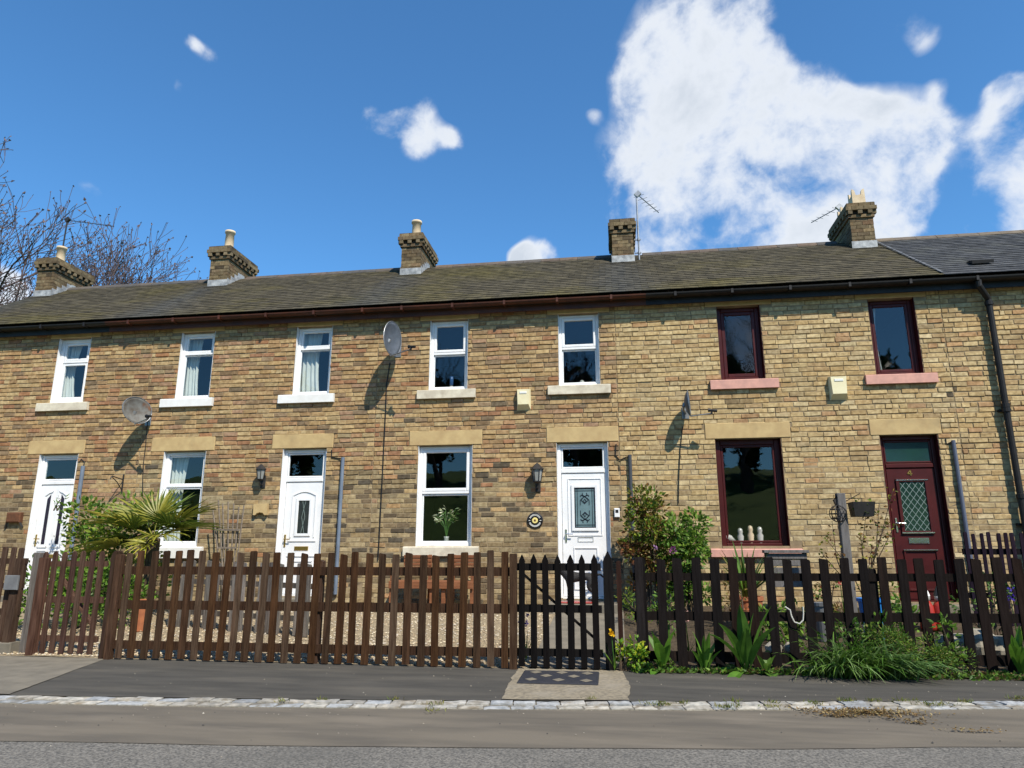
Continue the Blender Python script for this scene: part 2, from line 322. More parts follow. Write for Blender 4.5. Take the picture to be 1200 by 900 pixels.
M_flat_y = mat('printed_yellow', (0.75, 0.62, 0.22), rough=0.5)
M_cane = mat('weathered_cane', (0.22, 0.18, 0.14), (0.13, 0.105, 0.085), scale=20, rough=0.85, bump=0.2)
M_greywood = mat('weathered_grey_timber', (0.16, 0.15, 0.145), (0.10, 0.092, 0.088), scale=6, rough=0.8, bump=0.5, bscale=24, stretch=(9, 9, .8))
M_board = mat('grey_painted_board', (0.17, 0.175, 0.18), (0.12, 0.12, 0.125), scale=8, rough=0.7, bump=.2)
M_rope = mat('pale_rope', (0.55, 0.53, 0.47), rough=0.9)

# ================================================================== THE TERRACE
WY = 12.0           # front wall plane
GW = 0.36           # ground level at the foot of the wall
EAVE = (11.72, 5.64); RIDGE = (14.5, 7.52)
rb = random.Random(11)
def fb(x, y, z=0.0, s=1.0): return mnoise.noise(Vector((x * s, y * s, z)))   # about -1..1
PAL = dict(
    tan=[(.42, .30, .155), (.46, .345, .185), (.38, .265, .14), (.48, .375, .21), (.33, .235, .13), (.44, .32, .17), (.40, .265, .145), (.45, .345, .19), (.29, .215, .13), (.43, .32, .175), (.35, .20, .11), (.47, .36, .20), (.25, .18, .11)],
    tan_warm=[(.425, .29, .145), (.46, .33, .172), (.39, .255, .13), (.48, .36, .195), (.34, .225, .12), (.44, .305, .155), (.41, .25, .135), (.46, .335, .18), (.30, .21, .125), (.44, .305, .16), (.35, .185, .10), (.48, .35, .185), (.25, .175, .105), (.38, .24, .15)],
    dark=[(.24, .18, .105), (.30, .235, .135), (.18, .135, .085), (.37, .29, .165), (.33, .25, .14), (.26, .20, .115), (.12, .095, .065), (.40, .32, .19)],
    buff=[(.53, .41, .22), (.56, .445, .25), (.50, .375, .195), (.57, .47, .28), (.48, .355, .185), (.54, .425, .235), (.52, .40, .215), (.51, .41, .245), (.45, .33, .18), (.55, .435, .24), (.49, .385, .215), (.46, .30, .165)],
    low=[(.48, .39, .225), (.54, .455, .275), (.40, .31, .175), (.52, .41, .225), (.33, .26, .155), (.57, .48, .30), (.45, .35, .20)])
SILLS = []   # (x0, x1, zbottom) for the darker courses beneath
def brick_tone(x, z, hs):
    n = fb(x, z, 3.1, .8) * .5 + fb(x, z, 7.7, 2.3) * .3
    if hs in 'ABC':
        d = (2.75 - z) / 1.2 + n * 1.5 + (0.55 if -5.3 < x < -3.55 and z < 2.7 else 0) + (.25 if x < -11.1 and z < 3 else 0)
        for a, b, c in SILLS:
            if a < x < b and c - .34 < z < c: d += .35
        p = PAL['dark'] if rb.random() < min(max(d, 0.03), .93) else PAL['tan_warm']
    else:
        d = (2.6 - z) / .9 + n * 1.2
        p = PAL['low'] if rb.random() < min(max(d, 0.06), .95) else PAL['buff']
        e = n * .9 - .22
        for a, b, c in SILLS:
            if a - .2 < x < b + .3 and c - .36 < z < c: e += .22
        if abs(x - 6.1) < .5: e += .16
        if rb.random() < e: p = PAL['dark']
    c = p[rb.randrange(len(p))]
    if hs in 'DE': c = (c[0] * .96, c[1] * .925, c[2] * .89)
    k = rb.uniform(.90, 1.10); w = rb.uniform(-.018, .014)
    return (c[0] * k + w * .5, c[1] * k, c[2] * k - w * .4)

CH, BL = 0.084, 0.250
JT = .009
WOB = lambda x, z: .012 * fb(x, z * 3, 5.5, .9) + .005 * fb(x, z * 5, 8.5, 2.7)   # courses wander a little     # course height, brick pitch
def one_brick(mb, x0, x1, z0, z1, pr, col, y=WY):
    j = lambda a: rb.uniform(-a, a); e = .007
    vs = [(x0, y + .004, z0), (x1, y + .004, z0), (x1, y + .004, z1), (x0, y + .004, z1),
          (x0 + e + j(.006), y - pr + j(.003), z0 + e + j(.006)), (x1 - e + j(.006), y - pr + j(.003), z0 + e + j(.006)),
          (x1 - e + j(.006), y - pr + j(.003), z1 - e + j(.005)), (x0 + e + j(.006), y - pr + j(.003), z1 - e + j(.005))]
    mb.add(vs, [[4, 5, 6, 7], [0, 1, 5, 4], [1, 2, 6, 5], [2, 3, 7, 6], [3, 0, 4, 7]], col)
BRICK_VARIANTS = []
for q in range(10):
    m_ = MB(); one_brick(m_, -.12, .12, -.037, .037, .010, (1, 1, 1), 0.0)
    BRICK_VARIANTS.append(m_.mesh('brick', M_brick))

def house(key, x0, x1, label, opens, lintels, sills, roofx):
    """Root, wall shell with real openings, bricks one by one, room behind, roof."""
    H = thing('terraced_house', ((x0 + x1) / 2, WY, GW), label, 'house', 'houses of the stone coloured brick terrace')
    # wall shell: cells between the openings' edges
    xs = sorted({x0, x1, *[v for o in opens for v in o[:2]]}); zs = sorted({-.2, 5.7, *[v for o in opens for v in o[2:]]})
    mb = MB(); D = .24
    def solid(i, k):
        if i < 0 or k < 0 or i >= len(xs) - 1 or k >= len(zs) - 1: return True
        cx, cz = (xs[i] + xs[i + 1]) / 2, (zs[k] + zs[k + 1]) / 2
        return not any(a < cx < b and c < cz < d for a, b, c, d in opens)
    for i in range(len(xs) - 1):
        for k in range(len(zs) - 1):
            a, b, c, d = xs[i], xs[i + 1], zs[k], zs[k + 1]
            if solid(i, k):
                mb.add([(a, WY, c), (b, WY, c), (b, WY, d), (a, WY, d)], [[0, 1, 2, 3]])
                mb.add([(a, WY + D, c), (b, WY + D, c), (b, WY + D, d), (a, WY + D, d)], [[3, 2, 1, 0]])
            else:
                for di, dk, q in ((-1, 0, [(a, c), (a, d)]), (1, 0, [(b, d), (b, c)]), (0, -1, [(b, c), (a, c)]), (0, 1, [(a, d), (b, d)])):
                    if solid(i + di, k + dk):
                        (p, r), (s, t) = q
                        mb.add([(p, WY, r), (s, WY, t), (s, WY + D, t), (p, WY + D, r)], [[0, 1, 2, 3]])
    mb.build('wall', M_mortar, H)
    # room: floor, ceiling, back and party walls
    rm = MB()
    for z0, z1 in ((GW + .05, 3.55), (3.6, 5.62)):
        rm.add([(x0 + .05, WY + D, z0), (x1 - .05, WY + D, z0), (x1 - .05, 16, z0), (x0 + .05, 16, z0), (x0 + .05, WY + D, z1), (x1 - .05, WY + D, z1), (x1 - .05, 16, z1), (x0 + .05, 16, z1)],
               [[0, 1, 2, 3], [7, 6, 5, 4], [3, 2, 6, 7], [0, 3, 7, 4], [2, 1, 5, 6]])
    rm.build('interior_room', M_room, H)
    bw = MB(); bw.box(x0, x1, 17.0, 17.25, -.2, 5.75); bw.box(x0, x0 + .03, WY + D, 17, -.2, 5.6); bw.box(x1 - .03, x1, WY + D, 17, -.2, 5.6); bw.build('rear_wall', M_mortar, H)
    # bricks
    excl = [tuple(o) for o in opens] + [tuple(l) for l in lintels] + [tuple(s) for s in sills]
    lst = []; nrow = int((5.64 - GW + .25) / CH)
    for r in range(nrow):
        za = GW - .25 + r * CH; zb = za + CH - JT; zc = (za + zb) / 2
        wob = 0
        x = x0 - (BL / 2 if r % 2 else 0) - rb.uniform(0, .05)
        hdr = (r % 6 == 4)
        while x < x1:
            ln = (BL if not hdr else (BL if rb.random() < .55 else BL / 2)) + rb.uniform(-.045, .04)
            a, b = max(x, x0 + .003), min(x + ln - rb.uniform(.002, .007), x1 - .003); x += ln
            segs = [(a, b)] if b - a > .02 else []
            for (ea, eb, ec, ed) in excl:
                if zb <= ec + .012 or za >= ed - .012: continue
                ns = []
                for (p, q) in segs:
                    if q <= ea or p >= eb: ns.append((p, q))
                    else:
                        if ea - .004 - p > .03: ns.append((p, ea - .004))
                        if q - eb - .004 > .03: ns.append((eb + .004, q))
                segs = ns
            for p, q in segs: lst.append((p, q, za, zb))
    def showing(t):
        c = ((t[0] + t[1]) / 2, WY, (t[2] + t[3]) / 2); return (t[1] - t[0]) / sqrt(c[0] ** 2 + c[1] ** 2 + (c[2] - EYE) ** 2) * WY / sqrt(c[0] ** 2 + 144)
    vis = [t for t in lst if t[1] - t[0] > .2 and t[2] > .9]
    vis.sort(key=showing, reverse=True); big = set(vis[:300])
    st = MB()
    for t in lst:
        p, q, za, zb = t; xc, zc = (p + q) / 2, (za + zb) / 2
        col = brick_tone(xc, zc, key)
        flush = (.40 if zc < 2.5 + .5 * fb(xc, zc, 2.2, .9) else 1.0) * (1 if key in 'ABC' else .8)
        pr = max(.002, .0125 * flush + rb.uniform(-.005, .006)); w_ = WOB(xc, zc); th_ = rb.uniform(-.004, .002)
        za += w_ - th_ / 2; zb += w_ + th_ / 2; zc += w_
        if t in big:
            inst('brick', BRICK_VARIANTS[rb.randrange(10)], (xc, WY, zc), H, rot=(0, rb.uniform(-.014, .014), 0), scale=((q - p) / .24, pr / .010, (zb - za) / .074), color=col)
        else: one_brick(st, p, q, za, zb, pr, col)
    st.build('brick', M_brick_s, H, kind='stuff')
    # lintels
    for (a, b, c, d) in lintels:
        m = MB(); m.bev(a + .004, b - .004, WY - .016, WY + .10, c + .004, d - .004, .008)
        m.build('lintel', M_stone, H)
    # roof: deck, slates, ridge tiles
    ra, re = roofx
    dk = MB(); ey, ez = EAVE; ry, rz = RIDGE; t = .06
    dk.add([(ra, ey + .02, ez - t), (re, ey + .02, ez - t), (re, ry, rz - t), (ra, ry, rz - t), (ra, 2 * ry - ey, ez - t), (re, 2 * ry - ey, ez - t), (ra, ey + .05, ez - t - .05), (re, ey + .05, ez - t - .05)],
           [[0, 1, 2, 3], [3, 2, 5, 4], [6, 7, 1, 0], [6, 4, 5, 7]])
    roof = dk.build('roof', M_rafter, H)
    sl = MB(); SLN = sqrt((ry - ey) ** 2 + (rz - ez) ** 2); uy, uz = (ry - ey) / SLN, (rz - ez) / SLN; ny, nz = -uz, uy
    rows = 22; ex = SLN / rows; wdt = .24
    for r in range(rows):
        s0 = r * ex - .02; s1 = min(s0 + ex * 1.6, SLN)
        x = ra - (wdt / 2 if r % 2 else 0)
        while x < re:
            a, b = max(x + .002, ra), min(x + wdt - .002, re); x += wdt
            if b - a < .02: continue
            xc, sc = (a + b) / 2, s0
            n1 = fb(xc, sc * 1.6, 1.3, .55); n2 = fb(xc, sc * 2, 9.3, 1.9)
            if key == 'E': c = Vector((.070, .073, .080)) * rb.uniform(.8, 1.18)
            else:
                c = Vector((.080, .070, .050)) * rb.uniform(.82, 1.18)
                moss = max(0, n1 * 1.1 + n2 * .5 + (.45 if sc < .55 else 0) - .1)
                c = c.lerp(Vector((.105, .090, .036)), min(moss * .85, .75))
                for cx in (-13.4, -8.9, -4.3, .3):    # washed clean below the lead of the chimneys
                    w = max(0, 1 - abs(xc - cx + .15) / (.25 + (SLN - sc) * .22)) * min(1, (SLN - sc) / 1.2) * (.75 if sc < 2.7 else 0)
                    c = c.lerp(Vector((.072, .073, .072)), w)
            h = .006 + rb.uniform(0, .005); lift = .005
            P = lambda xx, s, hh: (xx, ey + uy * s + ny * hh, ez + uz * s + nz * hh)
            k0, k1 = rb.uniform(-.006, .006), rb.uniform(-.006, .006)
            sl.add([P(a, s0 + k0, lift - h * .4), P(b, s0 + k1, lift - h * .4), P(b, s0 + k1, lift + h), P(a, s0 + k0, lift + h), P(b, s1, -.002), P(a, s1, -.002)],
                   [[0, 1, 2, 3], [3, 2, 4, 5], [1, 4, 2], [5, 0, 3]], tuple(c))
    sl.build('slate', M_slate, roof, kind='stuff')
    x = ra
    while x < re - .05:
        ln = min(.40, re - x)
        cxs = [q for q in CHIM if q[0] - .06 < x + ln / 2 < q[1] + .06]
        if not cxs:
            c = rb.choice([(.125, .098, .078), (.115, .098, .082), (.09, .085, .080), (.14, .105, .078), (.105, .094, .083)]) if key != 'E' else rb.choice([(.165, .135, .10), (.15, .125, .10)])
            inst('ridge_tile', RIDGE_MESH, (x + ln / 2, ry, rz), roof, scale=(ln / .40, 1, 1), rot=(rb.uniform(-.02, .02), rb.uniform(-.008, .008), 0), color=c)
        x += .40
    return H
rt = MB()
prof = [(-.15, -.075), (-.11, -.03), (-.05, .022), (0, .036), (.05, .022), (.11, -.03), (.15, -.075)]
for s_, (xa, xb) in enumerate(((-.197, .197),)):
    n_ = len(prof); vs = [(xa, y, z) for y, z in prof] + [(xb, y, z) for y, z in prof] + [(xa, y, z - .022) for y, z in prof] + [(xb, y, z - .022) for y, z in prof]
    rt.add(vs, [[i, n_ + i, n_ + i + 1, i + 1] for i in range(n_ - 1)] + [[2 * n_ + i, i, i + 1, 2 * n_ + i + 1] for i in range(n_ - 1)] + [[n_ + i, 3 * n_ + i, 3 * n_ + i + 1, n_ + i + 1] for i in range(n_ - 1)] + [[0, 2 * n_, 3 * n_, n_]])
RIDGE_MESH = rt.mesh('ridge_tile', M_ridge)
CHIM = [(-13.62, -13.18), (-9.13, -8.69), (-4.56, -4.12), (.06, .50), (4.84, 5.28)]

# openings ----------------------------------------------------------------
UW = dict(A=(-10.98, -10.27), B1=(-8.31, -7.61), B2=(-5.93, -5.22), C1=(-3.32, -2.61), C2=(-.96, -.24), D1=(1.81, 2.53), D2=(4.29, 5.02))
US = dict(A=(-11.22, -10.11), B1=(-8.57, -7.50), B2=(-6.18, -5.10), C1=(-3.52, -2.45), C2=(-1.153, -.06), D1=(1.615, 2.727), D2=(4.10, 5.198))
GW_ = dict(B=(-8.40, -7.55), C=(-3.475, -2.50), D=(1.636, 2.685))
GS = dict(B=(-8.55, -7.41), C=(-3.68, -2.36), D=(1.45, 2.86))
DR = dict(A=(-11.02, -10.19), B=(-6.03, -5.19), C=(-1.02, -.145), D=(4.22, 5.085))
GL = dict(Ad=(-11.294, -10.07), Bw=(-8.679, -7.385), Bd=(-6.254, -5.07), Cw=(-3.651, -2.32), Cd=(-1.197, .044), Dw=(1.474, 2.85), Dd=(4.074, 5.16))
UZ = (4.05, 5.37); GZ = (1.30, 3.04); DZ = (.46, 3.04); LZ = (3.04, 3.312)
SZ_U = (3.885, 4.05); SZ_G = (1.14, 1.30)
def op(r, z): return (r[0], r[1], z[0], z[1])
def ul(k): return (UW[k][0] - .20, UW[k][1] + .20, 5.37, 5.60)
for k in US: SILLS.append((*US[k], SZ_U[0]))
HA = house('A', -13.6, -8.9, 'far left house of the brick terrace, white door with two slim dark lights', [op(UW['A'], UZ), op(DR['A'], DZ)], [ul('A'), op(GL['Ad'], LZ)], [op(US['A'], SZ_U)], (-13.7, -9.3))
HB = house('B', -8.9, -4.3, 'house of the terrace behind the palm, bright white painted sills and arched panel door',
           [op(UW['B1'], UZ), op(UW['B2'], UZ), op(GW_['B'], GZ), op(DR['B'], DZ)], [ul('B1'), ul('B2'), op(GL['Bw'], LZ), op(GL['Bd'], LZ)], [op(US['B1'], SZ_U), op(US['B2'], SZ_U), op(GS['B'], SZ_G)], (-9.3, -4.3))
HC = house('C', -4.3, .05, 'middle house of the terrace with black garden gate, white sash windows and patterned glass door',
           [op(UW['C1'], UZ), op(UW['C2'], UZ), op(GW_['C'], GZ), op(DR['C'], DZ)], [ul('C1'), ul('C2'), op(GL['Cw'], LZ), op(GL['Cd'], LZ)], [op(US['C1'], SZ_U), op(US['C2'], SZ_U), op(GS['C'], SZ_G)], (-4.3, .3))
HD = house('D', .05, 5.42, 'pale brick house of the terrace with maroon windows, pink sills and lattice glass maroon door',
           [op(UW['D1'], UZ), op(UW['D2'], UZ), op(GW_['D'], GZ), op(DR['D'], DZ)], [ul('D1'), ul('D2'), op(GL['Dw'], LZ), op(GL['Dd'], LZ)], [op(US['D1'], SZ_U), op(US['D2'], SZ_U), op(GS['D'], SZ_G)], (.3, 5.42))
HE = house('E', 5.42, 9.6, 'far right house of the terrace under newer grey slates beyond the black downpipe', [], [], [], (5.42, 9.7))

def ring(mb, a, b, c, d, w, y0, y1, e=.008, wb=None):     # rectangular frame, bars butted end to end
    wb = wb or w
    mb.bev(a, a + w, y0, y1, c, d, e); mb.bev(b - w, b, y0, y1, c, d, e)
    mb.bev(a + w + .0005, b - w - .0005, y0, y1, c, c + wb, e); mb.bev(a + w + .0005, b - w - .0005, y0, y1, d - w, d, e)

def window(H, r, z, m, sill, sm, lights, fw=.055, lining=True, rec=.045, sproud=.07, sillcol=None):
    rec = .105 if m is M_maroon else .072
    a, b = r; c, d = z; y0 = WY + rec
    f = MB(); ring(f, a + .004, b - .004, c + .002, d - .004, fw, y0, y0 + .07, .010)
    for i, (fa, fb_, sw, pr) in enumerate(lights[1:]):
        zz = c + fw + (d - c - 2 * fw) * fa
        f.bev(a + fw + .006, b - fw - .006, y0 + .002, y0 + .066, zz - .022, zz + .022, .006)
    W = f.build('window', m, H)
    ia, ib, ic, id_ = a + fw + .005, b - fw - .005, c + fw + .003, d - fw - .005
    for (fa, fb_, sw, pr) in lights:
        za = ic + (id_ - ic) * fa + (.024 if fa > 0 else 0); zb = ic + (id_ - ic) * fb_ - (.024 if fb_ < 1 else 0)
        s = MB(); ring(s, ia, ib, za, zb, sw, y0 + .012 - pr, y0 + .058, .008)
        s.build('sash', m, W)
        p = MB(); yy = y0 + .034
        p.add([(ia + sw - .004, yy, za + sw - .004), (ib - sw + .004, yy, za + sw - .004), (ib - sw + .004, yy, zb - sw + .004), (ia + sw - .004, yy, zb - sw + .004)], [[0, 1, 2, 3]])
        p.build('pane', M_glass, W)
    if lining:
        for xa, xb in ((a, a + .004), (b - .004, b)): l = MB(); l.box(xa, xb, WY - .004, y0 + .06, c, d); l.build('reveal_lining', m, W)
    sa, sb = sill[0]; s0, s1 = sill[1]
    s = MB()
    s.add([(sa, WY - sproud, s0), (sb, WY - sproud, s0), (sb, WY - sproud, s1 - .018), (sa, WY - sproud, s1 - .018), (sa, WY - sproud + .01, s1 - .008), (sb, WY - sproud + .01, s1 - .008), (sa, WY - .0, s1), (sb, WY - .0, s1), (sa, WY + .02, s0), (sb, WY + .02, s0)],
          [[0, 1, 2, 3], [3, 2, 5, 4], [4, 5, 7, 6], [9, 8, 6, 7], [8, 9, 1, 0], [0, 3, 4, 6, 8], [1, 9, 7, 5, 2]])
    s.box(a, b, WY, y0 + .004, s1 - .05, s1 + .004)
    s.build('sill', sm, W)
    return W
# upper floor
window(HA, UW['A'], UZ, M_white, (US['A'], SZ_U), M_cream, [(0, .66, .05, 0), (.66, 1, .05, .004)], fw=.075)
window(HB, UW['B1'], UZ, M_white, (US['B1'], SZ_U), M_whitepaint, [(0, .70, .018, -.01), (.70, 1, .045, .004)], fw=.055)
window(HB, UW['B2'], UZ, M_white, (US['B2'], SZ_U), M_whitepaint, [(0, .70, .018, -.01), (.70, 1, .045, .004)], fw=.055)
window(HC, UW['C1'], UZ, M_white, (US['C1'], SZ_U), M_cream, [(0, .53, .022, -.012), (.53, 1, .05, .014)], fw=.05)
window(HC, UW['C2'], UZ, M_white, (US['C2'], SZ_U), M_cream, [(0, .53, .022, -.012), (.53, 1, .05, .014)], fw=.05)
window(HD, UW['D1'], UZ, M_maroon, (US['D1'], SZ_U), M_pink, [(0, 1, .06, .0)], fw=.07)
WD2 = window(HD, UW['D2'], UZ, M_maroon, (US['D2'], SZ_U), M_pink, [(0, 1, .05, .0)], fw=.06)
# ground floor
window(HB, GW_['B'], GZ, M_white, (GS['B'], (1.10, 1.30)), M_whitepaint, [(0, .64, .03, -.006), (.64, 1, .03, -.006)], fw=.065)
window(HC, GW_['C'], GZ, M_white, (GS['C'], SZ_G), M_cream, [(0, .53, .028, -.010), (.53, 1, .055, .014)], fw=.06)
window(HD, GW_['D'], (1.26, 3.04), M_maroon, (GS['D'], (1.13, 1.26)), M_pink, [(0, 1, .04, .0)], fw=.085)

# doors -------------------------------------------------------------------
def door(H, r, m, head, glass_fn, num=None):
    a, b = r; c, d = DZ; y0 = WY + (.10 if m is M_maroon else .07); fw = .065
    f = MB(); f.bev(a + .004, a + fw, y0, y0 + .07, c, d - .004, .01); f.bev(b - fw, b - .004, y0, y0 + .07, c, d - .004, .01)
    f.bev(a + fw + .0005, b - fw - .0005, y0, y0 + .07, d - .004 - fw, d - .004, .01)
    f.bev(a + fw + .0005, b - fw - .0005, y0 - .004, y0 + .07, head, head + .075, .012)
    f.box(a + fw, b - fw, y0 - .02, y0 + .06, c - .02, c + .03)
    Dm = f.build('door', m, H)
    for xa, xb in ((a, a + .004), (b - .004, b)): l = MB(); l.box(xa, xb, WY - .004, y0 + .06, c, d); l.build('reveal_lining', m, Dm)
    p = MB(); yy = y0 + .03; s = MB(); ring(s, a + fw + .004, b - fw - .004, head + .079, d - fw - .008, .03, y0 + .012, y0 + .05, .008); s.build('sash', m, Dm)
    p.add([(a + fw + .03, yy, head + .1), (b - fw - .03, yy, head + .1), (b - fw - .03, yy, d - fw - .03), (a + fw + .03, yy, d - fw - .03)], [[0, 1, 2, 3]])
    p.build('pane', M_ggreen if m is M_maroon else M_glass, Dm)
    lf = MB(); lf.bev(a + fw + .005, b - fw - .005, y0 + .014, y0 + .058, c + .034, head - .005, .008)
    lf.build('door_leaf', m, Dm)
    glass_fn(Dm, a + fw + .005, b - fw - .005, y0 + .014, m)
    st = MB(); st.bev(a - .12, b + .12, WY - .34, WY, GW - .05, c - .022, .012); st.build('doorstep', M_conc2, Dm)
    return Dm
def bars(mb, pts, w, y, h):      # raised beads along x,z polyline
    for (p, q) in zip(pts, pts[1:]): mb.obox((p[0], y, p[1]), (q[0], y, q[1]), w, h, up=Vector((0, -1, 0)))
def loop(mb, a, b, c, d, w, y, h): 
    mb.bev(a, a + w, y - h, y + .004, c, d, .004); mb.bev(b - w, b, y - h, y + .004, c, d, .004); mb.bev(a + w, b - w, y - h, y + .004, c, c + w, .004); mb.bev(a + w, b - w, y - h, y + .004, d - w, d, .004)
def handle(Dm, x, z, y, m):
    h = MB(); h.bev(x - .016, x + .016, y - .012, y, z - .11, z + .11, .004); h.tube([(x, y - .012, z + .03), (x, y - .05, z + .03), (x + .02, y - .055, z + .03), (x + .12, y - .055, z + .026)], .009, 8)
    h.build('handle', m, Dm, smooth=False)
def letter(Dm, x, z, y, m, w=.25, h=.06):
    l = MB(); l.bev(x - w / 2, x + w / 2, y - .014, y, z - h / 2, z + h / 2, .006); l.box(x - w / 2 + .02, x + w / 2 - .02, y - .018, y - .0145, z - h / 2 + .014, z + h / 2 - .014); l.build('letter_plate', m, Dm)
def gdoorA(D, a, b, y, m):
    mo = MB(); g = MB(); w = b - a; z0, z1 = 1.30, 2.24
    for k, (p, q) in enumerate(((a + .11, a + w / 2 - .055), (a + w / 2 + .055, b - .11))):
        hi, lo_ = (z1 + .10, z1) if k == 0 else (z1, z1 + .10)
        s = 1 if k == 0 else -1
        xl, xr = p + .055, q - .055
        zl, zr = (z1 - .02, z1 + .07) if k == 0 else (z1 + .07, z1 - .02)
        g.prism([(xl, z0 + .05), (xr, z0 + .05), (xr, zr - .03), (xl, zl - .03)], y - .004, y + .002)
        pts = [(p, z0), (q, z0), (q, zr + .03), ((p + q) / 2, (zl + zr) / 2 + .045), (p, zl + .03), (p, z0)]
        bars(mo, pts, .022, y - .006, .02)
        bars(mo, [(p + .02, .72), (q - .02, .72), (q - .02, 1.02), (p + .02, 1.02), (p + .02, .72)], .02, y - .006, .016)
        bars(mo, [(p, 1.235), (q, 1.235)], .022, y - .006, .016)
    g.build('pane', mat('purple_black_door_glass', (.03, .02, .045), (.02, .015, .03), scale=20, rough=.15, spec=.6), D); mo.build('moulding', m, D)
    handle(D, a + .05, 1.42, y, M_brass); letter(D, (a + b) / 2, 1.13, y, M_brass, .24, .07)
def gdoorB(D, a, b, y, m):
    mo = MB(); g = MB(); xc = (a + b) / 2 + .02; z0, z1 = 1.53, 2.10
    g.box(xc - .10, xc + .10, y - .004, y + .002, z0, z1); g.build('pane', M_dglass, D)
    loop(mo, xc - .15, xc + .15, z0 - .05, z1 + .05, .045, y, .018)
    arc = [(xc - .22 + .44 * i / 8, z1 + .10 + .07 * sin(pi * i / 8)) for i in range(9)]
    bars(mo, [(xc - .22, 1.46)] + arc + [(xc + .22, 1.46)], .018, y - .006, .016)
    bars(mo, [(xc - .26, 1.40), (xc + .26, 1.40)], .02, y - .006, .018); bars(mo, [(xc - .26, 1.14), (xc + .26, 1.14)], .02, y - .006, .018)
    bars(mo, [(xc - .22, .62), (xc - .22, 1.05), (xc + .22, 1.05), (xc + .22, .62), (xc - .22, .62)], .02, y - .006, .016)
    mo.build('moulding', m, D)
    le = MB()
    for dx in (-.03, .03): bars(le, [(xc + dx, z0), (xc - dx, (z0 + z1) / 2), (xc + dx, z1)], .006, y - .006, .004)
    le.build('lead_strip', M_leadcame, D)
    handle(D, a + .05, 1.40, y, M_brass); letter(D, xc, 1.27, y, M_brass, .26, .07)
def gdoorC(D, a, b, y, m):
    mo = MB(); g = MB(); xc = (a + b) / 2 + .02; z0, z1 = 1.60, 2.27; hw = .175
    g.box(xc - hw, xc + hw, y - .004, y + .002, z0, z1); g.build('pane', M_pglass, D)
    loop(mo, xc - hw - .05, xc + hw + .05, z0 - .05, z1 + .05, .048, y, .022)
    loop(mo, xc - hw - .11, xc + hw + .11, z0 - .13, z1 + .16, .014, y, .012)
    loop(mo, xc - .20, xc + .20, .60, 1.28, .018, y, .014)
    mo.build('moulding', m, D)
    q = MB(); yy = y - .006
    for x in (xc - hw + .012, xc + hw - .012): bars(q, [(x, z0), (x, z1)], .016, yy, .004)
    for x in (xc - hw + .05, xc + hw - .05): bars(q, [(x, z0), (x, z1)], .009, yy, .004)
    for z in (z0 + .012, z1 - .012): bars(q, [(xc - hw, z), (xc + hw, z)], .016, yy - .001, .004)
    for z in (z0 + .05, z1 - .05): bars(q, [(xc - hw, z), (xc + hw, z)], .009, yy - .001, .004)
    zm = (z0 + z1) / 2
    for s in (1, -1):
        for t in (1, -1):
            pts = [(xc + t * (.07 * sin(u * 5.2) * (1 - u * .5)), zm + s * (.09 + .16 * u)) for u in [i / 14 for i in range(15)]]
            bars(q, pts, .011, yy - .002, .004)
            bars(q, [(xc + t * .075, zm + s * .045), (xc + t * .075, zm + s * .13), (xc + t * .03, zm + s * .16)], .010, yy - .002, .004)
            bars(q, [(xc, zm + s * .19), (xc + t * .055, zm + s * .215), (xc + t * .075, zm + s * .19)], .014, yy - .002, .004)
        bars(q, [(xc - .03, zm + s * .10), (xc, zm + s * .15), (xc + .03, zm + s * .10), (xc, zm + s * .07), (xc - .03, zm + s * .10)], .010, yy - .003, .004)
    q.build('glass_pattern', M_darkcame, D)
    handle(D, a + .06, 1.47, y, M_chrome)
    l = MB(); loop(l, xc - .13, xc + .13, 1.37, 1.45, .010, y, .010); l.build('letter_plate', M_chrome, D)
def gdoorD(D, a, b, y, m):
    mo = MB(); xc = (a + b) / 2; z0, z1 = 1.53, 2.30; hw = .19
    g = MB(); g.box(xc - hw, xc + hw, y - .004, y + .002, z0, z1); g.build('pane', M_ggreen, D)
    loop(mo, xc - hw - .05, xc + hw + .05, z0 - .05, z1 + .05, .05, y, .024); loop(mo, xc - .25, xc + .25, .62, 1.24, .03, y, .018)
    mo.build('moulding', m, D)
    tr = MB(); tr.bev(xc - .24, xc + .24, y - .032, y - .0245, z1 + .02, z1 + .034, .003); tr.bev(xc - .24, xc + .24, y - .032, y - .0245, z0 - .04, z0 - .02, .003); tr.bev(xc - .25, xc + .25, y - .03, y - .0185, 1.225, 1.245, .003); tr.build('bright_trim', M_chrome, D)
    le = MB(); n = 4; dx = 2 * hw / n; nz = 6; dz = (z1 - z0) / nz
    def seg(p, q):
        (x1, y1), (x2, y2) = p, q
        bars(le, [p, q], .007, y - .006, .004)
    for i in range(-nz, n + 1):
        for sgn in (1, -1):
            pts = []
            for k in range(nz + 1):
                xx = xc - hw + dx * (i + k) if sgn > 0 else xc + hw - dx * (i + k)
                if xc - hw - 1e-6 <= xx <= xc + hw + 1e-6: pts.append((xx, z0 + dz * k))
            if len(pts) > 1: bars(le, [pts[0], pts[-1]], .007, y - .006 - (.001 if sgn > 0 else 0), .004)
    le.build('lead_strip', M_leadcame, D)
    handle(D, a + .06, 1.62, y, M_chrome); letter(D, xc, 1.38, y, M_chrome, .30, .09)
    nm = MB(); X, Z, u = xc - .01, 2.40, .045
    bars(nm, [(X + u * .35, Z), (X + u * .35, Z + u * 1.9), (X - u * .75, Z + u * .62), (X + u * .85, Z + u * .62)], .013, y - .006, .008); nm.build('door_number', M_brass, D)
door(HA, DR['A'], M_white, 2.46, gdoorA); door(HB, DR['B'], M_white, 2.44, gdoorB); door(HC, DR['C'], M_white, 2.52, gdoorC); door(HD, DR['D'], M_maroon, 2.52, gdoorD)

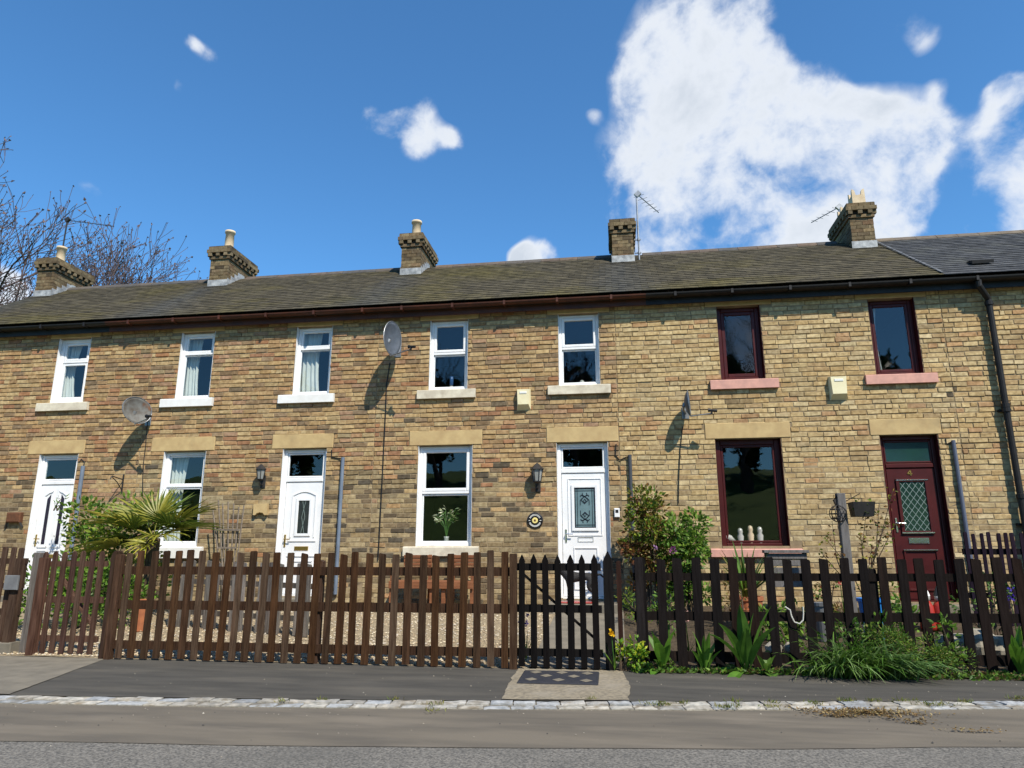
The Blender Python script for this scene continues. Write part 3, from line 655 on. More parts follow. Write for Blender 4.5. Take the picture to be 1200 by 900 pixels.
# gutters, downpipe ---------------------------------------------------------
def gutter(H, x0, x1, m, nm='gutter'):
    g = MB(); yc, zc, r = 11.775, 5.585, .060; n = 8; pts = []
    for i in range(n + 1):
        t = pi + pi * i / n; pts.append((yc + r * cos(t), zc + r * sin(t)))
    inner = [(yc + (y - yc) * .88, zc + (z - zc) * .88 + .001) for y, z in pts]
    allp = pts + inner[::-1]; k = len(allp)
    g.add([(x0, y, z) for y, z in allp] + [(x1, y, z) for y, z in allp], [[i, (i + 1) % k, k + (i + 1) % k, k + i] for i in range(k)] + [list(range(k))[::-1], list(range(k, 2 * k))])
    G = g.build(nm, m, H)
    x = x0 + .5
    while x < x1 - .1:
        b = MB(); b.box(x - .02, x + .02, yc - r - .008, yc + r + .03, zc - r - .010, zc + .006); x += .95; b.build('gutter_bracket', m, G)
    f = MB(); f.bev(x0, x1, 11.862, 11.885, 5.42, 5.60, .004); f.build('fascia', m, H)
    so_ = MB(); so_.box(x0, x1, 11.886, WY - .02, 5.565, 5.60); so_.build('soffit', m, H)
gutter(HA, -13.6, -9.8, M_black); gutter(HB, -9.8, -4.3, M_redbrown); gutter(HC, -4.3, .6, M_redbrown); gutter(HD, .6, 5.42, M_black); gutter(HE, 5.42, 9.6, M_black)
pt = at(1145, 327, 11.8); pb = at(1188, 562, 11.9)
dp = MB(); dp.tube([(pt.x, 11.775, 5.53), (pt.x, 11.775, 5.44), (6.115, 11.90, 5.24), (6.115, 11.90, 5.12), (6.10, 11.90, .3)], .048, 12)
for z in (5.13, 3.35, 3.42, 2.0): dp.lathe((6.115 if z > 4 else 6.107, 11.90, z), [(.049, 0), (.062, .005), (.062, .07), (.049, .075)], 12)
for z in (3.37, 1.6): dp.box(6.02, 6.20, 11.93, WY - .008, z, z + .035)
dp.build('downpipe', M_black, HE, smooth=False)

# chimneys ------------------------------------------------------------------
def brick_block(mb, a, b, c, d, z, h, gap=.008, hdr=False, shift=0):    # one course round a stack
    def colr():
        p = PAL['dark'] if rb.random() < .55 else PAL['tan']; q = p[rb.randrange(len(p))]; k = rb.uniform(.55, .95); q = Vector(q).lerp(Vector((.15, .118, .08)), .55); return (q[0] * k, q[1] * k, q[2] * k)
    L = .23 if not hdr else .115
    for (p, q, ax, fixed, sg) in ((a, b, 0, c, -1), (c, d, 1, b, 1), (a, b, 0, d, 1), (c, d, 1, a, -1)):
        x = p - (L / 2 if shift else 0)
        while x < q - .01:
            s, e = max(x, p), min(x + L - gap, q); x += L
            if e - s < .03: continue
            t = .05; o = rb.uniform(-.004, .005)
            if ax == 0: y0, y1 = (fixed - o, fixed + t) if sg < 0 else (fixed - t, fixed + o); mb.box(s, e, y0, y1, z, z + h - gap, colr())
            else: x0, x1 = (fixed - t, fixed + o) if sg > 0 else (fixed - o, fixed + t); mb.box(x0, x1, s, e, z, z + h - gap, colr())
def chimney(H, xs, ytop, pots, label=None):
    a, b = xs; c, d = 13.92, 15.08; z0 = 6.85
    core = MB(); core.box(a + .01, b - .01, c + .01, d - .01, z0 - .6, ytop + .06); C = core.build('chimney', M_mortar, H)
    st = MB(); z = z0; i = 0
    while z < ytop - .20:
        brick_block(st, a, b, c, d, z, .078, shift=i % 2); z += .078; i += 1
    brick_block(st, a - .03, b + .03, c - .03, d + .03, z, .07); z += .07
    # dentil course: blocks with gaps
    for (p, q, ax, fx, sg) in ((a - .04, b + .04, 0, c, -1), (c - .04, d + .04, 1, b, 1), (a - .04, b + .04, 0, d, 1), (c - .04, d + .04, 1, a, -1)):
        x = p; n = 0
        while x < q - .05:
            col = (.24, .19, .12) if n % 2 == 0 else (.07, .055, .04); k = rb.uniform(.6, 1.1); col = tuple(v * k for v in col)
            pr = .07 if n % 2 == 0 else .02
            e = min(x + .085, q)
            if ax == 0: st.box(x, e, (fx - pr) if sg < 0 else fx - .05, (fx + .05) if sg < 0 else fx + pr, z, z + .075, col)
            else: st.box((fx - .05) if sg > 0 else fx - pr, (fx + pr) if sg > 0 else fx + .05, x, e, z, z + .075, col)
            x += .095; n += 1
    z += .08
    brick_block(st, a - .075, b + .075, c - .075, d + .075, z, .085, shift=1); z += .085
    brick_block(st, a - .05, b + .05, c - .05, d + .05, z, .08); z += .08
    st.build('brick', M_brick_s, C, kind='stuff')
    fl = MB(); fl.add([(a - .045, c - .045, z), (b + .045, c - .045, z), (b + .045, d + .045, z), (a - .045, d + .045, z), (a + .08, c + .1, z + .05), (b - .08, c + .1, z + .05), (b - .08, d - .1, z + .05), (a + .08, d - .1, z + .05)],
                      [[0, 1, 5, 4], [1, 2, 6, 5], [2, 3, 7, 6], [3, 0, 4, 7], [4, 5, 6, 7], [3, 2, 1, 0]]); fl.build('mortar_cap', M_mortar, C)
    for (dy, h, kind) in pots:
        p = MB(); xc = (a + b) / 2 + .02
        if kind == 'round':
            p.lathe((xc, dy, z + .01), [(.115, 0), (.105, .04), (.095, h - .06), (.118, h - .055), (.118, h), (.085, h), (.08, h - .05)], 18)
        else:    # square pot with a crown of raised corners
            s = .125; p.box(xc - s, xc + s, dy - s, dy + s, z + .01, z + h * .62)
            for sx in (-1, 1):
                for sy in (-1, 1): p.add([(xc + sx * s, dy + sy * s, z + h * .62), (xc + sx * (s - .075), dy + sy * s, z + h * .62), (xc + sx * (s - .075), dy + sy * (s - .075), z + h * .62), (xc + sx * s, dy + sy * (s - .075), z + h * .62), (xc + sx * s * .96, dy + sy * s * .96, z + h), (xc + sx * (s - .055), dy + sy * s * .96, z + h * .93), (xc + sx * (s - .055), dy + sy * (s - .055), z + h * .9), (xc + sx * s * .96, dy + sy * (s - .055), z + h * .93)],
                                         [[0, 1, 5, 4], [1, 2, 6, 5], [2, 3, 7, 6], [3, 0, 4, 7], [4, 5, 6, 7]])
        p.build('chimney_pot', M_pot, C, smooth=(kind == 'round'))
    f = MB(); ry = lambda y: EAVE[1] + (min(y, RIDGE[0]) - EAVE[0]) * (RIDGE[1] - EAVE[1]) / (RIDGE[0] - EAVE[0])
    zf = ry(c)
    f.add([(a - .02, c - .012, zf - .03), (b + .02, c - .012, zf - .03), (b + .02, c - .012, zf + .15), (a - .02, c - .012, zf + .15), (a - .05, c - .14, ry(c - .14) + .018), (b + .10, c - .14, ry(c - .14) + .018)], [[0, 1, 2, 3], [4, 5, 1, 0]])
    for xx in ((b + .014,) if a > 4 else (a - .014, b + .014)):     # stepped flashing up the sides
        y = c
        while y < RIDGE[0]:
            f.box(xx - .003, xx + .003, y, y + .14, ry(y) - .05, ry(y + .14) + .10 + rb.uniform(-.01, .01)); y += .14
    f.build('flashing', M_lead, C)
    return C
chimney(HA, CHIM[0], 7.98, [(14.25, .42, 'round')]); chimney(HB, CHIM[1], 7.98, [(14.2, .50, 'round')]); chimney(HC, CHIM[2], 7.98, [(14.2, .42, 'round')])
chimney(HD, CHIM[3], 7.98, []); chimney(HD, CHIM[4], 7.98, [(14.1, .36, 'crown'), (14.85, .36, 'crown')])
# lead valley where the old roof meets the new one, roof vent
v = MB(); P0 = Vector((5.40, RIDGE[0] - .05, RIDGE[1] + .0)); P1 = Vector((5.42, EAVE[0] + .02, EAVE[1] + .03))
for i in range(12):
    p = P0.lerp(P1, i / 12); q = P0.lerp(P1, (i + .93) / 12); v.obox(p + Vector((0, 0, .02)), q + Vector((0, 0, .02)), .03 + .012 * (i % 2), .008)
v.build('lead_strip', M_lead2, HE)
vt = at(1149, 306, 12.2); s_ = (vt.y - EAVE[0]); zz = EAVE[1] + s_ * (RIDGE[1] - EAVE[1]) / (RIDGE[0] - EAVE[0])
rv = MB(); rv.add([(vt.x - .17, vt.y - .07, zz - .0), (vt.x + .17, vt.y - .07, zz), (vt.x + .17, vt.y - .08, zz + .06), (vt.x - .17, vt.y - .08, zz + .06), (vt.x - .17, vt.y + .12, zz + .11), (vt.x + .17, vt.y + .12, zz + .11)], [[0, 1, 2, 3], [3, 2, 5, 4], [1, 5, 2], [0, 3, 4]])
rv.build('roof_vent', M_black, HE)

# ================================================================== GROUND, ROAD, KERB
rg = random.Random(5)
def kerb_y(x):
    xx = max(-9.0, min(7.0, x)); u = xx + .88; y = 5.975 + .124 * u + .00674 * u * u
    return y + (x - xx) * (.124 + .01348 * u)
def sheet(name, rows, m, kind='structure', **k):     # rows: list of rows of points
    mb = MB(); n = len(rows[0])
    mb.add([tuple(p) for r in rows for p in r], [[i * n + j, i * n + j + 1, (i + 1) * n + j + 1, (i + 1) * n + j] for i in range(len(rows) - 1) for j in range(n - 1)])
    return mb.build(name, m, kind=kind, smooth=True, **k)
XS = [-60, -40, -25, -18] + [-14 + .5 * i for i in range(53)] + [16, 22, 35, 60]
def bank(x, y):                         # the grass bank across the road
    t = max(0, -y - 4.0); return min(t * .235, 9.0) + .25 * fb(x, y, 2, .08) * min(1, t / 6) - .06
sheet('road', [[(x, y if y < 4 else kerb_y(x) - .005, -.028 - .00 * y) for x in XS] for y in (-4.5, 0, 9)], M_road)
sheet('road_margin', [[(x, kerb_y(x) - 1.10 + .05 * fb(x, 0, 4, .7) + .02 * fb(x, 0, 9, 4), -.024) for x in XS], [(x, kerb_y(x) - .5, -.022) for x in XS], [(x, kerb_y(x) - .004, -.020) for x in XS]], M_roadedge)
sheet('pavement', [[(x, kerb_y(x) + .265, -.002) for x in XS], [(x, max(7.2, kerb_y(x) + .8), .002) for x in XS], [(x, max(8.3, kerb_y(x) + 1.3), .004) for x in XS]], M_asph)
gy = [-300, -140, -70, -45, -36, -28, -22, -18, -14, -11, -8, -6, -4.4]
sheet('meadow', [[(x * 5 if abs(x) > 18 else x * 2.2, y, bank(x * 2, y)) for x in XS] for y in gy], M_grass)
sheet('ground', [[(x * 6, y, -.08) for x in (-100, -20, 0, 20, 100)] for y in (-4.4, 30, 100, 600)], M_grass)
def patch(name, pts, z, m, amp=.02, th=.004):
    q = []; n = len(pts)
    for i in range(n):
        a, b = Vector(pts[i]), Vector(pts[(i + 1) % n]); k = max(2, int((b - a).length / .06))
        for j in range(k):
            p = a.lerp(b, j / k); q.append((p.x + amp * fb(p.x, p.y, i, 5) + amp * .5 * fb(p.x, p.y, i, 19), p.y + amp * fb(p.x, p.y, 50 + i, 5), z))
    mb = MB(); mb.add(q, [list(range(len(q)))]); return mb.build(name, m, kind='structure')
patch('concrete_ramp', [(-5.28, kerb_y(-5.28) + .265), (-5.93, 7.86), (-13, 7.86), (-13, kerb_y(-13) + .265)], .006, M_conc2, .012)
patch('gate_apron', [(-1.02, kerb_y(-1.02) + .27), (.03, kerb_y(0) + .27), (.06, 7.0), (-.02, 7.75), (-.02, 8.1), (-1.1, 8.1), (-1.10, 7.4)], .008, M_conc, .022)
# kerb of two rows of setts
kb = MB(); 
for i in range(len(XS) - 1):
    a, b = XS[i], XS[i + 1]
    if a < -14 or b > 12: continue
    kb.add([(a, kerb_y(a) - .01, -.035), (b, kerb_y(b) - .01, -.035), (b, kerb_y(b) + .275, -.035), (a, kerb_y(a) + .275, -.035), (a, kerb_y(a), -.016), (b, kerb_y(b), -.016), (b, kerb_y(b) + .27, -.012), (a, kerb_y(a) + .27, -.012)], [[0, 1, 5, 4], [4, 5, 6, 7]])
KERB = kb.build('kerb', mat('kerb_joint_grit', (.20, .175, .135), (.11, .10, .08), scale=40, rough=.95), kind='structure')
def sett_mesh(seed):
    r = random.Random(seed); j = lambda a: r.uniform(-a, a); nx, ny = 4, 3; vs = []
    for i in range(nx + 1):
        for k in range(ny + 1):
            u, v = i / nx - .5, k / ny - .5; edge = (i in (0, nx)) or (k in (0, ny))
            vs.append((u + (j(.02)), v * (1 + j(.06)), (.0 if not edge else -.007) + j(.003)))
    fs = [[i * (ny + 1) + k, (i + 1) * (ny + 1) + k, (i + 1) * (ny + 1) + k + 1, i * (ny + 1) + k + 1] for i in range(nx) for k in range(ny)]
    base = len(vs); rimi = [i * (ny + 1) for i in range(nx + 1)] + [nx * (ny + 1) + k for k in range(1, ny + 1)] + [i * (ny + 1) + ny for i in range(nx - 1, -1, -1)] + [k for k in range(ny - 1, 0, -1)]
    vs += [(vs[q][0], vs[q][1], -.06) for q in rimi]; n = len(rimi)
    fs += [[rimi[(q + 1) % n], rimi[q], base + q, base + (q + 1) % n] for q in range(n)]
    mb = MB(); mb.add(vs, fs); return mb.mesh('sett', M_sett)
SM = [sett_mesh(s) for s in range(8)]
for row in range(2):
    x = -7.6 + .09 * row
    while x < 5.6:
        ln = rg.uniform(.185, .235); xc = x + ln / 2; y = kerb_y(xc) + .07 + .133 * row
        c = rg.choice([(.46, .43, .37), (.42, .395, .35), (.40, .40, .39), (.37, .375, .375), (.48, .44, .37), (.40, .365, .31)]); k = rg.uniform(.8, 1.1)
        inst('sett', SM[rg.randrange(8)], (xc, y + rg.uniform(-.006, .006), -.004 + .008 * row + rg.uniform(-.004, .004)), KERB, rot=(rg.uniform(-.03, .03), rg.uniform(-.03, .03), .14 + .013 * xc + rg.uniform(-.02, .02)), scale=(ln - .012, .124 + rg.uniform(-.010, .008), 1), color=tuple(v * k for v in c))
        x += ln
# gardens
def gz(y): return .012 + (y - 7.9) * (GW - .012) / (WY - 7.9)
def gsheet(name, x0, x1, m, dz=0, amp=.015, y0=7.86):
    nx = max(2, int((x1 - x0) / .25)); rows = []
    for i in range(18):
        y = y0 + (12.02 - y0) * i / 17; rows.append([(x0 + (x1 - x0) * k / nx, y, gz(y) + dz + amp * fb(x0 + (x1 - x0) * k / nx, y, 3, 1.7)) for k in range(nx + 1)])
    return sheet(name, rows, m)
gsheet('gravel_garden', -14, -1.0, M_gravel); gsheet('garden_path', -1.0, .02, M_conc2, .012, .004); gsheet('soil_bed', .02, 12, M_soil, 0, .03)
pb_ = MB()
for i in range(9000):
    x = rg.uniform(-8.6, -1.02); y = 7.9 + (rg.random() ** 1.6) * 3.9; s = rg.uniform(.008, .021); a = rg.uniform(0, pi); z = gz(y) + .008
    c = rg.choice([(.52, .42, .27), (.44, .34, .21), (.58, .50, .36), (.36, .26, .16), (.48, .42, .34), (.30, .23, .16)])
    ca, sa = cos(a), sin(a); P = lambda u, v, w: (x + (u * ca - v * sa) * s, y + (u * sa + v * ca) * s, z + w * s)
    pb_.add([P(1.2, 0, 0), P(.2, .8, .05), P(-1.1, .1, 0), P(-.1, -.8, .0), P(.1, .05, .7)], [[0, 1, 4], [1, 2, 4], [2, 3, 4], [3, 0, 4]], c)
pb_.build('pebble', M_peb, kind='stuff')

# ================================================================== FENCES
def pale_mesh(w, h, t, top):
    mb = MB(); w2 = w / 2
    if top == 'flat': prof = [(-w2, 0), (w2, 0), (w2, h - .012), (w2 - .008, h), (-w2 + .008, h - .002), (-w2, h - .014)]
    elif top == 'slant': prof = [(-w2, 0), (w2, 0), (w2, h - .022), (w2 - .01, h - .012), (-w2 + .008, h), (-w2, h - .008)]
    elif top == 'round': prof = [(-w2, 0), (w2, 0), (w2, h - w * .75), (w2 * .72, h - w * .28), (w2 * .25, h), (-w2 * .25, h), (-w2 * .72, h - w * .28), (-w2, h - w * .75)]
    else: prof = [(-w2, 0), (w2, 0), (w2, h - w * 1.0), (w2 * .1, h), (-w2 * .1, h), (-w2, h - w * 1.0)]
    mb.prism(prof, -t / 2, t / 2); return mb
BROWN = [(.060, .028, .013), (.050, .023, .011), (.070, .034, .017), (.048, .027, .016), (.058, .030, .017), (.085, .052, .034)]
DARKC = [(.0125, .0098, .0095), (.011, .009, .009), (.0155, .0108, .0095), (.010, .0085, .0085), (.019, .0118, .0095)]
GREYC = [(.16, .14, .125), (.13, .11, .10), (.19, .165, .15)]
def pfence(name, label, p0, p1, pitch, w, h, tops, m, cols, rails, railc, posts=(), t=.02, seed=1, hj=.01, hz=None, group=None, base=.0, cat='fence'):
    """Picket fence from p0 to p1 (ground points): each pale an object, each rail a mesh."""
    r = random.Random(seed); p0, p1 = Vector(p0), Vector(p1); F = thing(name, p0, label, cat, group); d = p1 - p0; L = d.length; u = d / L; ang = atan2(u.y, u.x); nrm = Vector((u.y, -u.x, 0)).normalized()
    if nrm.y > 0: nrm = -nrm
    meshes = [pale_mesh(w, h, t, k).mesh('pale', m) for k in tops]
    s = pitch / 2
    while s < L:
        q = p0 + u * (s + r.uniform(-.008, .008)) + nrm * (t / 2 + .018); hh = (hz(s) if hz else 1) * (1 + r.uniform(-hj, hj))
        inst('pale', meshes[r.randrange(len(meshes))], (q.x, q.y, q.z + base + r.uniform(-.006, .012)), F, rot=(r.uniform(-.008, .008), r.uniform(-.012, .012), ang + r.uniform(-.03, .03)), scale=(r.uniform(.94, 1.06), 1, hh), color=r.choice(cols))
        s += pitch
    for (z0, z1) in rails:
        mb = MB(); a = p0 - u * .0; mb.obox(a + Vector((0, 0, (z0 + z1) / 2)), p1 + Vector((0, 0, (z0 + z1) / 2)), .034, z1 - z0); o = mb.build('rail', m, F); o.color = (*railc, 1)
    for (s, ph, pw, back, col, top) in posts:
        q = p0 + u * s - nrm * (back)
        o = inst('post', pale_mesh(pw, ph, pw, top).mesh('post', m), q - Vector((0, 0, .02)), F, rot=(0, 0, ang), color=col)
    return F
FY = 7.84
zat = lambda x, y, Y: at(x, y, Y).z
r1 = (zat(500, 674.7, FY), zat(500, 664.7, FY)); r2 = (zat(500, 718, FY), zat(500, 707, FY)); r3 = (zat(500, 768, FY), zat(500, 757.5, FY))
xl, xr = at(128, 700, FY).x, at(604, 700, FY).x
H_L = zat(540, 647.5, FY)
FENL = pfence('picket_fence', 'long brown stained picket fence between the two garden gates', (xl, FY, 0.0), (xr, FY, 0.0), .1555, .078, H_L - .015, ('flat', 'flat', 'slant'), M_wood, BROWN, [r1, r2, r3], (.050, .026, .016),
       posts=[(.03, 1.24, .10, 0.02, (.052, .030, .022), 'round'), (.10, 1.20, .075, -.02, (.075, .04, .025), 'flat'), (at(371, 700, FY).x - xl, 1.13, .09, .05, (.07, .04, .028), 'flat'), (xr - xl - .02, H_L + .01, .075, -.02, (.06, .033, .02), 'flat')], seed=3,
       hz=lambda s: 1.0 + .01 * sin(s * 1.3) + (.012 if s > 4.2 else 0), base=.015)
# right-hand dark fence: three short bays that follow the bend of the kerb
q0 = Vector((.13, 7.97, .0)); q1 = Vector((6.9, 8.36, .0))
FRY = 8.1
rr1 = (.905, .985); rr2 = (.50, .59); rr3 = (.09, .19)
pfence('picket_fence', 'near black picket fence with weeds growing along its foot', q0, q1, .191, .094, 1.135, ('flat', 'slant', 'flat'), M_dark, DARKC, [rr1, rr2, rr3], (.013, .010, .009),
       posts=[(.06, 1.17, .085, -.03, (.020, .017, .017), 'flat'), (2.48, 1.05, .10, .05, (.015, .013, .013), 'flat'), (5.0, 1.1, .10, .05, (.015, .013, .013), 'flat')], seed=8, base=.0)
# black gate
def gate(name, label, p0, p1, n, w, h, top, m, cols, rails, diag, railc, seed, t=.02):
    r = random.Random(seed); p0, p1 = Vector(p0), Vector(p1); G = thing(name, p0, label, 'gate'); u = (p1 - p0); L = u.length; u /= L; ang = atan2(u.y, u.x); nrm = Vector((u.y, -u.x, 0))
    if nrm.y > 0: nrm = -nrm
    me = pale_mesh(w, h, t, top).mesh('pale', m)
    for i in range(n):
        q = p0 + u * ((i + .5) * L / n) + nrm * (t / 2 + .02)
        inst('pale', me, (q.x, q.y, q.z + r.uniform(-.004, .008)), G, rot=(0, r.uniform(-.006, .006), ang), scale=(r.uniform(.95, 1.05), 1, 1 + r.uniform(-.006, .006)), color=r.choice(cols))
    for z0, z1 in rails:
        mb = MB(); mb.obox(p0 + Vector((0, 0, (z0 + z1) / 2)), p1 + Vector((0, 0, (z0 + z1) / 2)), .034, z1 - z0); mb.build('rail', m, G).color = (*railc, 1)
    a, b = diag; mb = MB(); mb.obox(p0 + u * (a[0] * L) + Vector((0, 0, a[1])) - nrm * .03, p0 + u * (b[0] * L) + Vector((0, 0, b[1])) - nrm * .03, .022, .07, up=-nrm); mb.build('brace', m, G).color = (*railc, 1)
    return G
GY = 7.86
gx0, gx1 = at(604.5, 700, GY).x, at(705, 700, GY).x
gr1 = (zat(640, 668.7, GY), zat(640, 660, GY)); gr2 = (zat(640, 717.5, GY), zat(640, 708.7, GY)); gr3 = (zat(640, 769, GY), zat(640, 760, GY))
GTC = gate('garden_gate', 'black picket garden gate with pointed pales and a diagonal brace', (gx0, GY, .022), (gx1, GY, .022), 7, .068, zat(640, 648, GY) - .04, 'point', M_dark, [(.007, .0062, .0062), (.0085, .007, .007)], [(a - .022, b - .022) for a, b in (gr1, gr2, gr3)], ((.04, zat(640, 668, GY) - .03), (.93, zat(640, 752, GY))), (.012, .011, .011), 2)
px_ = at(713.5, 700, GY + .02).x
def post(name, label, x, y, w, h, m, col, top='point', cat='gate post'):
    P_ = inst(name, pale_mesh(w, h, w, top).mesh(name, m), (x, y, -.02), None, color=col); return tag(P_, label, cat)
post('gate_post', 'broad black pointed post that the black gate shuts against', px_, GY + .04, .105, zat(713, 646, GY) + .02, M_dark, (.012, .011, .011))
post('gate_post', 'slim dark reddish post between the broad black post and the near black fence', at(726, 700, GY + .1).x, GY + .1, .05, zat(726, 655, GY), M_dark, (.035, .018, .014), 'flat')
lt = MB(); lx = at(602, 700, GY - .05).x; lt.tube([(lx, GY - .06, .30), (lx, GY - .06, zat(602, 702, GY))], .011, 8); lt.box(lx - .012, lx + .025, GY - .075, GY - .045, zat(602, 702, GY) - .02, zat(602, 699, GY)); lt.build('gate_bolt', M_galv, GTC)
# brown gate of the palm garden, left
by = 7.98
bx0, bx1 = at(44, 700, by).x, at(121, 700, by).x
gate('garden_gate', 'weathered brown picket garden gate with rounded pales at the left end', (bx0, by, .03), (bx1, by, .03), 7, .066, zat(90, 646, by) - .03, 'round', M_wood, [(.085, .046, .034), (.07, .037, .030), (.10, .058, .042)],
     [(zat(90, 664, by) - .03, zat(90, 657.5, by) - .03), (zat(90, 706.5, by) - .03, zat(90, 699, by) - .03), (zat(90, 752, by) - .03, zat(90, 745, by) - .03)], ((.30, zat(70, 680, by)), (.86, zat(112, 735, by))), (.10, .055, .04), 4)
post('gate_post', 'leaning grey weathered post on the left of the brown gate', at(37, 700, by).x, by + .02, .085, 1.22, M_wood, (.15, .13, .12), 'flat')
post('gate_post', 'brown post at the hinge side of the brown gate', at(47, 700, by - .05).x, by - .06, .09, 1.16, M_wood, (.10, .05, .035), 'flat')
# fence of the far left garden on its concrete kerb, with a grey board
lx0, lx1 = -9.6, at(24, 700, 8.0).x
pfence('picket_fence', 'old low brown picket fence left of the brown gate at the frame edge', (lx0, 8.02, .13), (lx1, 8.02, .13), .12, .07, zat(10, 640, 8.0) - .14, ('flat', 'slant'), M_wood, [(.085, .05, .036), (.07, .042, .03), (.10, .062, .046)], [(.32, .40), (.64, .70), (.93, 1.0)], (.06, .036, .026), seed=6,
       posts=[(lx1 - lx0 - .06, 1.02, .1, -.03, (.075, .045, .032), 'flat')])
kbm = MB(); kbm.bev(lx0, lx1 + .03, 7.93, 8.10, -.02, .145, .012); tag(kbm.build('garden_wall', M_conc2, loc=(lx0, 8.0, 0)), 'low concrete wall under the old picket fence at the left edge', 'low wall')
bd = MB(); c0, c1 = at(8, 691, 7.96), at(26.5, 674, 7.96); bd.bev(c0.x, c1.x, 7.90, 7.925, c0.z, c1.z, .004); tag(bd.build('notice_board', M_board, loc=((c0.x + c1.x) / 2, 7.96, c0.z)), 'blank grey board fixed to the old picket fence left of the brown gate', 'board')
# grey weathered fence between the palm garden and the gravel garden
ga, gb = at(196, 737, 9.75), at(368, 752, 9.2)
pfence('picket_fence', 'weathered grey picket fence standing in the garden behind the brown fence', (ga.x, 9.75, gz(9.75)), (gb.x, 9.2, gz(9.2)), .155, .085, .92, ('flat', 'slant'), M_wood, GREYC, [(.60, .67), (.18, .25)], (.10, .085, .075), seed=13, posts=[(sqrt((gb.x - ga.x) ** 2 + .3) - .02, 1.0, .09, .03, (.06, .045, .038), 'flat')])
# purple black fence between the last two gardens, right
ea, eb = at(1127, 640, 10.7), Vector((7.6, 10.7, 0))
pfence('picket_fence', 'purple black narrow picket fence against the house wall at the right', (ea.x, 10.7, gz(10.7)), (eb.x, 10.7, gz(10.7)), .10, .045, zat(1160, 624, 10.7) - gz(10.7), ('flat',), M_dark, [(.018, .012, .022), (.022, .014, .024)], [(.92, 1.0), (.35, .42)], (.012, .010, .012), seed=21)
# doormat
mt = MB(); a, b, c, d = -1.02, -.25, 6.955, 7.66
mt.add([(a + .02, c, .012), (b + .01, c + .02, .012), (b, d, .012), (a, d - .02, .012), (a + .03, c + .01, .024), (b, c + .03, .024), (b - .01, d - .01, .024), (a + .01, d - .03, .024)], [[0, 1, 5, 4], [1, 2, 6, 5], [2, 3, 7, 6], [3, 0, 4, 7], [4, 5, 6, 7]])
MT = mt.build('doormat', M_rubber, loc=((a + b) / 2, (c + d) / 2, .008)); tag(MT, 'dark rubber mat with pale diamonds on the pavement before the black gate', 'doormat')
dm = MB()
for (u, v) in ((.18, .80), (.34, .53), (.18, .22), (.52, .22), (.52, .82), (.69, .53), (.85, .80), (.86, .22)):
    x, y = a + (b - a) * u, c + (d - c) * v; dm.add([(x - .062, y, .0262), (x, y - .085, .0262), (x + .062, y, .0262), (x, y + .085, .0262), (x - .05, y, .0285), (x, y - .068, .0285), (x + .05, y, .0285), (x, y + .068, .0285)], [[4, 5, 6, 7], [0, 1, 5, 4], [1, 2, 6, 5], [2, 3, 7, 6], [3, 0, 4, 7]])
dm.build('diamond_pattern', M_matpat, MT)

# ================================================================== FIXTURES ON THE WALL
def dish(c, th, tz, w, h, wall, m, label, lnbf=.46, roll=0.0):
    c = Vector(c); n = Vector((cos(th), -sin(th), tz)).normalized(); u = Vector((0, 0, 1)).cross(n).normalized(); v = n.cross(u)
    u, v = u * cos(roll) + v * sin(roll), v * cos(roll) - u * sin(roll)
    T = thing('satellite_dish', (c.x, WY, c.z), label, 'satellite dish', 'satellite dishes on the terrace')
    r = MB(); nr, na = 6, 28
    for side, off in ((1, 0), (-1, -.010)):
        vs = []
        for i in range(nr + 1):
            k = i / nr
            for j in range(na):
                a = 2 * pi * j / na; p = c + u * (w / 2 * k * cos(a)) + v * (h / 2 * k * sin(a)) + n * (.075 * k * k - .05 + off); vs.append(tuple(p))
        fs = [[i * na + j, (i + 1) * na + j, (i + 1) * na + (j + 1) % na, i * na + (j + 1) % na] for i in range(nr) for j in range(na)]
        if side < 0: fs = [f[::-1] for f in fs]
        r.add(vs, fs)
    b2 = len(r.v) // 2; i0 = nr * na
    for j in range(na): r.f.append([i0 + j, b2 + i0 + j, b2 + i0 + (j + 1) % na, i0 + (j + 1) % na]); r.c.append((1, 1, 1)); r.m.append(0)
    r.build('reflector', m, T, smooth=True)
    rim = MB(); pts = [c + u * (w / 2 * cos(2 * pi * j / 28)) + v * (h / 2 * sin(2 * pi * j / 28)) + n * .022 for j in range(29)]; rim.tube(pts, .007, 5, cap=False); rim.build('rim', M_galv, T)
    bot = c - v * h * .50 + n * .02; lb = c - v * h * .40 + n * lnbf
    a = MB(); a.tube([c - v * h * .3 - n * .04, bot - v * .02, lb - v * .05], .011, 6); a.build('arm', M_galv, T)
    l = MB(); l.tube([lb - n * .09 * -1 - v * .02, lb, lb - n * .05 + v * .01], [.024, .024, .034], 8); l.obox(lb - v * .06, lb + v * .0, .03, .03); l.build('receiver', M_cable, T)
    k = MB(); bk = c - n * .07 - v * .06; wp = Vector((c.x - .02, WY - .012, c.z - .12)); k.tube([bk, Vector((bk.x, (bk.y + WY) / 2, bk.z - .02)), wp], .019, 8); k.bev(wp.x - .06, wp.x + .06, WY - .022, WY - .008, wp.z - .10, wp.z + .10, .004); k.tube([c - n * .05, bk], .035, 8)
    k.build('bracket', M_galv, T)
    return T
X_ = lambda k, d: k * (WY - d)
dish(at(459, 397, 11.54), R(20), .06, .50, .66, WY, M_dish, 'large dark grey satellite dish right of the third upper window', .46, R(-12))
dish(at(160, 481, 11.60), R(24), .10, .56, .50, WY, M_dish2, 'weathered rust marked satellite dish above the palm', .42, R(-6))
dish(at(806, 472, 11.70), R(9), .05, .36, .42, WY, M_dish, 'small satellite dish seen nearly edge on beside the maroon windows', .36, R(0))
